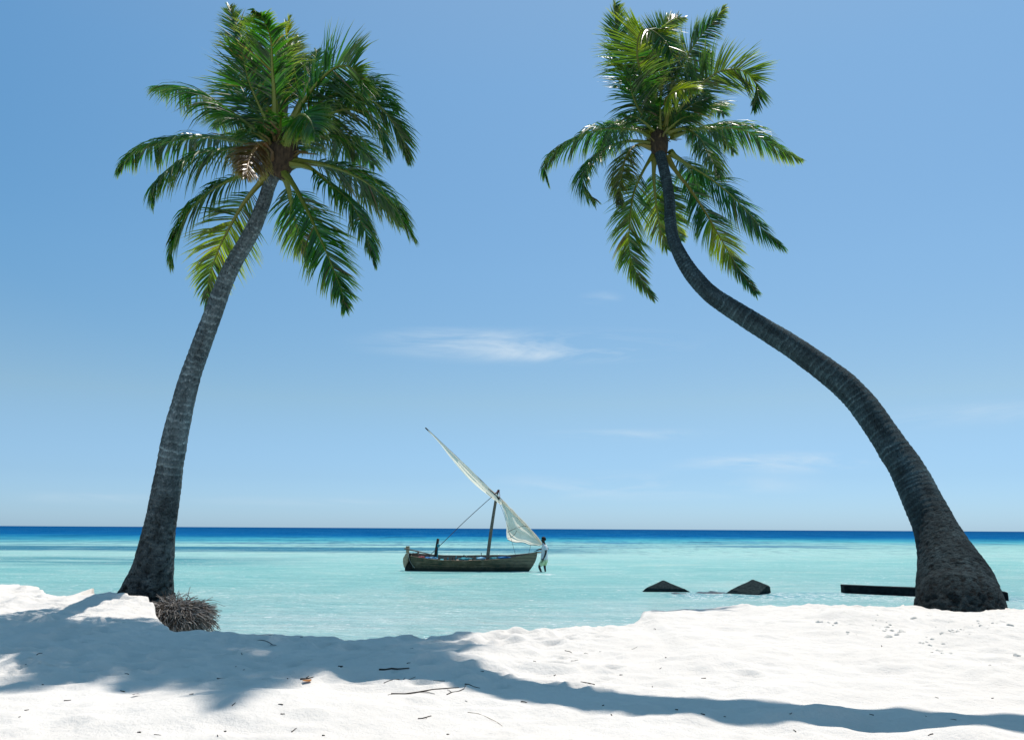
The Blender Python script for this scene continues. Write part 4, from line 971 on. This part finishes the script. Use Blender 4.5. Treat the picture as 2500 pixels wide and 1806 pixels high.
mid = [(640, 395), (750, 490), (850, 595), (940, 700), (1010, 765), (1060, 830)]; mid2 = [(650, 450), (760, 570), (850, 655), (930, 735), (985, 790), (1050, 850)]
mb.add(*strip(mid, mid2, 60, 10, .035, -.32, 2.0, .08)); 
lo_top = [(1078, 808), (1112, 850), (1150, 895), (1200, 948), (1250, 1000), (1300, 1055), (1350, 1105), (1410, 1170), (1476, 1240)]
lo_bot = [(1085, 842), (1092, 888), (1112, 960), (1130, 1060), (1140, 1205), (1215, 1238), (1300, 1240), (1370, 1264), (1482, 1274)]
sail_lo = MB(); sail_lo.add(*strip(lo_top, lo_bot, 90, 30, .10, -.02, 1.1, .30)); sail_lo.build('sail', M_sail, boat)
mb.build('sail_fold', M_sail, boat)
# rolled cloth along the yard, seam rope and reef line
mb = MB(); sweep(mb, catmull([c3f(x + 3, y + 1, YB - .04) for x, y in [(1085, 826), (1150, 892), (1200, 942), (1300, 1045), (1400, 1155), (1480, 1262)]], 40), lambda t: .055 + .02 * sin(t * 23) * .5, 10); mb.build('rolled_edge', M_sail, boat)
mb = MB(); sweep(mb, catmull([c3f(x, y, YB - .34) for x, y in [(1145, 1140), (1200, 1112), (1270, 1088), (1310, 1078), (1345, 1088)]], 24), .010, 5)
sweep(mb, catmull([c3f(x, y, YB - .33) for x, y in [(1142, 1200), (1180, 1190), (1215, 1160), (1235, 1125)]], 16), .008, 5)
sweep(mb, catmull([c3f(x, y, YB - .28) for x, y in [(1145, 1215), (1215, 1242), (1300, 1245), (1370, 1268), (1470, 1276)]], 30), .010, 5); mb.build('seam_cord', M_dkwood, boat)
mb = MB(); sweep(mb, catmull([c3f(x, y, YB - .15) for x, y in [(940, 712), (985, 748), (1022, 775), (1045, 800), (1062, 812)]], 20), lambda t: .05 + .02 * sin(t * 9), 8); mb.build('lashing', M_dkwood, boat)
# ropes
def rope(pts, r, mat, yo=0., n=16):
    mb = MB(); sweep(mb, catmull([c3f(x, y, YB + yo) for x, y in pts], n), r, 5); mb.build('rope', mat, boat)
rope([(1048, 732), (750, 1000), (455, 1286)], .014, M_rope, -.15); rope([(455, 1286), (340, 1396)], .014, M_rope, -.15, 4)
rope([(1048, 728), (1010, 762), (980, 790)], .012, M_redrope, -.16, 5); rope([(1060, 728), (1066, 780), (1062, 815)], .012, M_redrope, -.12, 6)
rope([(1053, 832), (1100, 945), (1160, 1140), (1228, 1390)], .007, M_rope, -.25); rope([(1371, 1262), (1368, 1300), (1350, 1366)], .008, M_rope, -.25)
# stern post, short post, rudder, tiller
mb = MB(); sweep(mb, [c3f(418, 1425, YB - .05), c3f(430, 1320, YB - .05), c3f(449, 1205, YB - .05)], [.065, .058], 8); mb.build('crutch_post', M_dkwood, boat)
mb = MB(); sweep(mb, [c3f(455, 1262, YB - .16), c3f(450, 1276, YB - .16), c3f(452, 1292, YB - .16)], .06, 8); sweep(mb, [c3f(446, 1300, YB - .15), c3f(440, 1410, YB - .15)], [.012, .03], 6); mb.build('block_and_line', M_teal, boat)
def plate(name, pts, Y0s, th, mat):
    mb = MB(); A = [c3f(x, y, YB + yo) for (x, y), yo in zip(pts, Y0s)]; B = [p + Vector((0, th, 0)) for p in A]; n = len(A)
    mb.add(A + B, [tuple(range(n)), tuple(range(2 * n - 1, n - 1, -1))] + [(i, i + n, (i + 1) % n + n, (i + 1) % n) for i in range(n)]); return mb.build(name, mat, boat, smooth=False)
plate('rudder_side', [(150, 1350), (178, 1352), (180, 1410), (212, 1490), (214, 1535), (116, 1535), (116, 1497), (150, 1432)], [-.22, -.1, -.1, -.1, -.1, -.22, -.22, -.22], .34, M_dkwood)  # side of the rudder, its shade painted in as dark wood
plate('rudder_blade', [(124, 1354), (150, 1350), (150, 1432), (117, 1497), (106, 1490), (96, 1440), (98, 1402)], [.0, -.225, -.225, -.225, -.1, .0, .0], .12, M_pale)  # aft face turned to the light, its brightness painted in as pale wood
mb = MB(); box(mb, c3f(145, 1318, YB - .08), (.13, .12, .27), None, taper=.9); box(mb, c3f(145, 1294, YB - .08), (.15, .12, .12)); mb.build('rudder_head', M_pale, boat, smooth=False)
mb = MB(); sweep(mb, [c3f(110, 1304, YB - .22), c3f(250, 1334, YB - .2), c3f(395, 1368, YB - .15)], [.032, .02], 7); mb.build('tiller', M_wood, boat)
mb = MB(); box(mb, c3f(218, 1362, YB + .12), (.36, .05, .10), Matrix.Rotation(RAD(-10), 3, 'Y')); box(mb, c3f(250, 1350, YB + .05), (.04, .3, .12)); mb.build('stern_rail', M_wood, boat, smooth=False)
mb = MB(); sweep(mb, catmull([c3f(x, y, YB - .34) for x, y in [(152, 1352), (158, 1400), (178, 1450), (212, 1496)]], 14), .010, 5); mb.build('rope', M_white, boat)
mb = MB(); sweep(mb, [c3f(1430, 1343, YB - .05), c3f(1482, 1342, YB - .05)], [.03, .025], 7); mb.build('bow_spar', M_pale, boat)
# things carried in the boat
def bundle(x, y, sx, sy, sz, mat, label, name='cloth_bundle', yo=-.2):
    import bmesh
    c = c3f(x, y, YB + yo); bm = bmesh.new(); bmesh.ops.create_icosphere(bm, subdivisions=4, radius=1)
    for v in bm.verts:
        n_ = noise.noise(v.co * 2.2 + Vector((x * .1, 0, 0))) * .35 + noise.noise(v.co * 6 + Vector((x, 0, 0))) * .12
        v.co = Vector((v.co.x * sx, v.co.y * sy, v.co.z * sz)) * (1 + n_)
    me = bpy.data.meshes.new(name); bm.to_mesh(me); bm.free(); me.materials.append(mat)
    for p in me.polygons: p.use_smooth = True
    o = bpy.data.objects.new(name, me); o.location = c; COL.objects.link(o); tag(o, label, 'bundle', 'gear carried in the boat')
bundle(345, 1402, .16, .15, .06, M_blue, 'dark blue bundle lying in the stern beside the pale one')
bundle(398, 1400, .22, .16, .055, M_lblue, 'pale blue and white cloth at the foot of the short stern post')
bundle(285, 1392, .14, .14, .05, M_red, 'faded red bundle tucked in at the stern')
bundle(1110, 1396, .30, .16, .05, M_blue, 'long heap of blue cloth in the fore part of the boat')
bundle(720, 1406, .3, .15, .05, M_teal, 'teal heap of net amidships, left of the mast')
bundle(880, 1402, .2, .15, .05, M_lblue, 'small pale blue heap just left of the mast foot')
bundle(1010, 1402, .18, .15, .045, M_teal, 'teal heap just right of the mast foot')

# ------------------------------------------------------------------ person in the water at the bow
M_skin = simple('dark_skin', (.030, .019, .014), (.018, .011, .009), 20, .5, spec=.4)
M_hair = simple('black_hair', (.006, .006, .007), (.003, .003, .004), 60, .7, bump=.8)
M_shirt = simple('white_shirt', (.80, .79, .80), (.68, .68, .72), 5, .85, bump=.5, bdist=.03)
M_short = simple('lime_shorts', (.55, .68, .30), (.62, .70, .50), 10, .85, (1, 1, 1), .4, .02)
PY = 34.0
w0 = onz(1270 + 790 * .0733, 1290 + 1432 * .0733, 0.0); PY = w0.y
ppl = Vector((w0.x, w0.y, 0))
person = root('person', tuple(ppl + Vector((0, 0, -.25))), 'person in white shirt and pale green shorts wading by the bow, one hand on it', 'person')
def pp(cx_, cy_, dy=0.): return at(1270 + cx_ * .0733, 1290 + cy_ * .0733, PY) + Vector((0, dy, 0))
# joints (near side = camera side, dy < 0)
J = {}
def body():
    vs = []; es = []; rad = []
    def add(p, r, par=None):
        vs.append(tuple(Vector(p) - Vector(person['_o']))); rad.append(r if isinstance(r, tuple) else (r, r))
        if par is not None: es.append((par, len(vs) - 1))
        return len(vs) - 1
    pel = add(pp(800, 985), (.125, .115)); wa = add(pp(800, 860), (.115, .10), pel); ch = add(pp(808, 700), (.135, .12), wa); uc = add(pp(815, 570), (.115, .12), ch)
    nk = add(pp(800, 500), (.052, .055), uc); n2 = add(pp(782, 460), (.052, .055), nk)
    h1 = add(pp(772, 420), (.070, .062), n2); h2 = add(pp(770, 365), (.092, .078), h1); h3_ = add(pp(772, 318), (.085, .074), h2); add(pp(776, 290), (.045, .045), h3_)
    # face: jaw, nose
    ch_ = add(pp(715, 440), (.034, .04), h1); ns_ = add(pp(690, 396), (.014, .013), h2)
    for sg in (-1, 1):                                        # ears
        add(pp(795, 390, sg * .082), (.014, .022), h2)
    for sg, sh_, el, wr, hd in ((-1, (835, 590), (850, 800), (760, 1010), (735, 1075)), (1, (800, 600), (715, 690), (590, 705), (525, 735))):
        dy0 = .20 * sg; s1 = add(pp(sh_[0], sh_[1], dy0 * .85), (.062, .06), uc)
        if sg < 0: m1 = add(pp(848, 700, dy0 * 1.1), .047, s1); e_ = add(pp(el[0], el[1], dy0 * 1.2), .040, m1); m2 = add(pp(808, 910, dy0 * 1.25), .037, e_); w_ = add(pp(wr[0], wr[1], dy0 * 1.2), .026, m2)
        else: m1 = add(pp(760, 650, dy0), .045, s1); e_ = add(pp(el[0], el[1], dy0), .038, m1); m2 = add(pp(650, 688, dy0 * .8), .035, e_); w_ = add(pp(wr[0], wr[1], dy0 * .5), .026, m2)
        dr = (pp(*hd) - pp(*wr)).normalized(); base = Vector(vs[w_]) + Vector(person['_o'])
        k1 = add(base + dr * .045, (.030, .018), w_); pc = base + dr * .085; k2_ = add(pc, (.032, .017), k1)
        side = Vector((0, 1, 0)); bend = Vector((-.4, 0, -.5)) if sg > 0 else Vector((-.35, 0, .05))
        for q, ln in zip((-1.5, -.5, .5, 1.5), (.060, .075, .080, .068)):
            a = pc + side * q * .018 + dr * .015; f1_ = add(a, .0095, k2_); f2_ = add(a + dr * ln * .5 + bend * ln * .15, .0088, f1_); add(a + dr * ln * .8 + bend * ln * .5, .0075, f2_)
        a = base + dr * .035 + side * (-.028 if sg < 0 else .028) + bend * .01; f1_ = add(a, .011, k1); add(a + dr * .04 + side * (-.018 if sg < 0 else .018), .009, f1_)
    # legs: near leg bent forward, far leg straighter
    hipn = add(pp(770, 1060, -.09), (.095, .09), pel); th = add(pp(690, 1160, -.1), (.078, .075), hipn); kn = add(pp(628, 1258, -.1), (.056, .056), th); cf = add(pp(655, 1335, -.1), (.052, .05), kn)
    an = add(pp(708, 1450, -.1), (.033, .033), cf); a2 = add(pp(735, 1590, -.1), (.034, .034), an); hl = add(pp(690, 1630, -.1), (.04, .03), a2); add(pp(600, 1640, -.1), (.035, .02), hl)
    hipf = add(pp(830, 1060, .09), (.095, .09), pel); th = add(pp(828, 1150, .1), (.078, .075), hipf); kn = add(pp(815, 1250, .1), (.054, .054), th); cf = add(pp(828, 1330, .1), (.050, .048), kn)
    an = add(pp(845, 1450, .1), (.033, .033), cf); a2 = add(pp(860, 1560, .1), (.034, .034), an); hl = add(pp(820, 1600, .1), (.04, .03), a2); add(pp(735, 1610, .1), (.035, .02), hl)
    me = bpy.data.meshes.new('body'); me.from_pydata(vs, es, []); me.materials.append(M_skin)
    o = bpy.data.objects.new('body', me); COL.objects.link(o); o.parent = person
    sk = o.modifiers.new('skin', 'SKIN'); 
    if not me.skin_vertices: me.attributes  # layer is made with the modifier
    lay = me.skin_vertices[0].data if len(me.skin_vertices) else None
    if lay is None:
        bpy.context.view_layer.objects.active = o; o.select_set(True); bpy.ops.mesh.customdata_skin_add(); lay = me.skin_vertices[0].data
    for i, r in enumerate(rad): lay[i].radius = r; lay[i].use_root = (i == 0)
    sk.use_smooth_shade = True
    ss = o.modifiers.new('sub', 'SUBSURF'); ss.levels = 2; ss.render_levels = 2
    return o
body()
def loft(name, rings, mat, seg=28, wr=.012, close=False):
    mb = MB(); vs = []
    for i, (c, rx, ry, tilt) in enumerate(rings):
        for k in range(seg):
            a = 2 * pi * k / seg; r = 1 + wr / rx * (noise.noise(Vector((cos(a) * 2.2, sin(a) * 2.2, i * .35))) + .6 * sin(a * 5 + i * .5) * .5)
            v = Vector((cos(a) * rx * r, sin(a) * ry * r, 0)); v.z += tilt * cos(a) * rx; vs.append(c + v)
    fs = [(i * seg + k, i * seg + (k + 1) % seg, (i + 1) * seg + (k + 1) % seg, (i + 1) * seg + k) for i in range(len(rings) - 1) for k in range(seg)]
    mb.add(vs, fs); o = mb.build(name, mat, person)
    s_ = o.modifiers.new('solid', 'SOLIDIFY'); s_.thickness = .006; return o
# shirt body
R_ = [((800, 1035), .150, .165, 0), ((800, 1000), .150, .165, 0), ((803, 930), .143, .165, 0), ((806, 850), .134, .165, 0), ((808, 770), .130, .175, 0), ((810, 690), .130, .19, 0), ((812, 620), .122, .205, 0), ((812, 575), .108, .20, 0), ((810, 540), .088, .16, -.1), ((800, 510), .066, .09, -.2), ((794, 490), .060, .068, -.3)]
loft('shirt', [(pp(*c), a, b, t) for c, a, b, t in R_], M_shirt)
def tube(name, pts, rads, mat, parent=person, seg=18):
    mb = MB(); C = catmull([Vector(p) for p in pts], 12); sweep(mb, C, lambda t: float(np.interp(t, np.linspace(0, 1, len(rads)), rads)), seg, cap=False); o = mb.build(name, mat, parent)
    s_ = o.modifiers.new('solid', 'SOLIDIFY'); s_.thickness = .005; return o
tube('sleeve', [pp(825, 575, -.13), pp(842, 640, -.19), pp(850, 725, -.225)], (.085, .080, .078), M_shirt)
tube('sleeve', [pp(815, 590, .13), pp(780, 640, .18), pp(735, 680, .2)], (.080, .075, .068), M_shirt)
# shorts: seat and two legs
loft('shorts', [(pp(800, 1120), .150, .16, 0), (pp(800, 1060), .150, .165, 0), (pp(800, 1000), .140, .158, 0), (pp(800, 960), .13, .15, 0)], M_short)
tube('shorts_leg', [pp(770, 1070, -.085), pp(715, 1150, -.1), pp(662, 1225, -.1)], (.105, .100, .085), M_short)
tube('shorts_leg', [pp(830, 1070, .085), pp(828, 1150, .1), pp(820, 1228, .1)], (.100, .092, .080), M_short)
# hair and eyes
import bmesh
bm = bmesh.new(); bmesh.ops.create_icosphere(bm, subdivisions=4, radius=1)
hc = pp(778, 352)
for v in bm.verts:
    v.co = Vector((v.co.x * .108, v.co.y * .094, v.co.z * .112)) * (1 + .08 * noise.noise(v.co * 7))
bmesh.ops.delete(bm, geom=[v for v in bm.verts if v.co.z < -.055 or (v.co.x < -.05 and v.co.z < .035) or (v.co.x < .01 and v.co.z < -.01)], context='VERTS')
for v in bm.verts: v.co += hc - Vector(person['_o'])
me = bpy.data.meshes.new('hair'); bm.to_mesh(me); bm.free(); me.materials.append(M_hair)
for p in me.polygons: p.use_smooth = True
o = bpy.data.objects.new('hair', me); COL.objects.link(o); o.parent = person; o.modifiers.new('solid', 'SOLIDIFY').thickness = .012
for sg in (-1, 1):
    mb = MB(); c = pp(700, 372, sg * .032); vs = []
    for j in range(5):
        for i in range(8):
            th = pi * j / 4; a = 2 * pi * i / 8; vs.append(c + Vector((sin(th) * cos(a), sin(th) * sin(a), cos(th))) * .011)
    mb.add(vs, [(j * 8 + i, (j + 1) * 8 + i, (j + 1) * 8 + (i + 1) % 8, j * 8 + (i + 1) % 8) for j in range(4) for i in range(8)]); mb.build('eye', M_white, person)

def under(root_, child, parent):
    ps = [o for o in root_.children if o.name.split('.')[0] == parent]; cs_ = [o for o in root_.children if o.name.split('.')[0] == child]
    for c in cs_: c.parent = ps[0]
for a_, b_ in (('masthead_sheave', 'mast'), ('lashing', 'yard'), ('rudder_head', 'rudder_blade'), ('block_and_line', 'crutch_post'), ('seam_cord', 'sail'), ('rolled_edge', 'sail'), ('sail_fold', 'sail')): under(boat, a_, b_)
under(person, 'sleeve', 'shirt'); under(person, 'shorts_leg', 'shorts'); under(person, 'hair', 'body'); under(person, 'eye', 'body')
for o in bpy.data.objects:
    if '_o' in o: del o['_o']
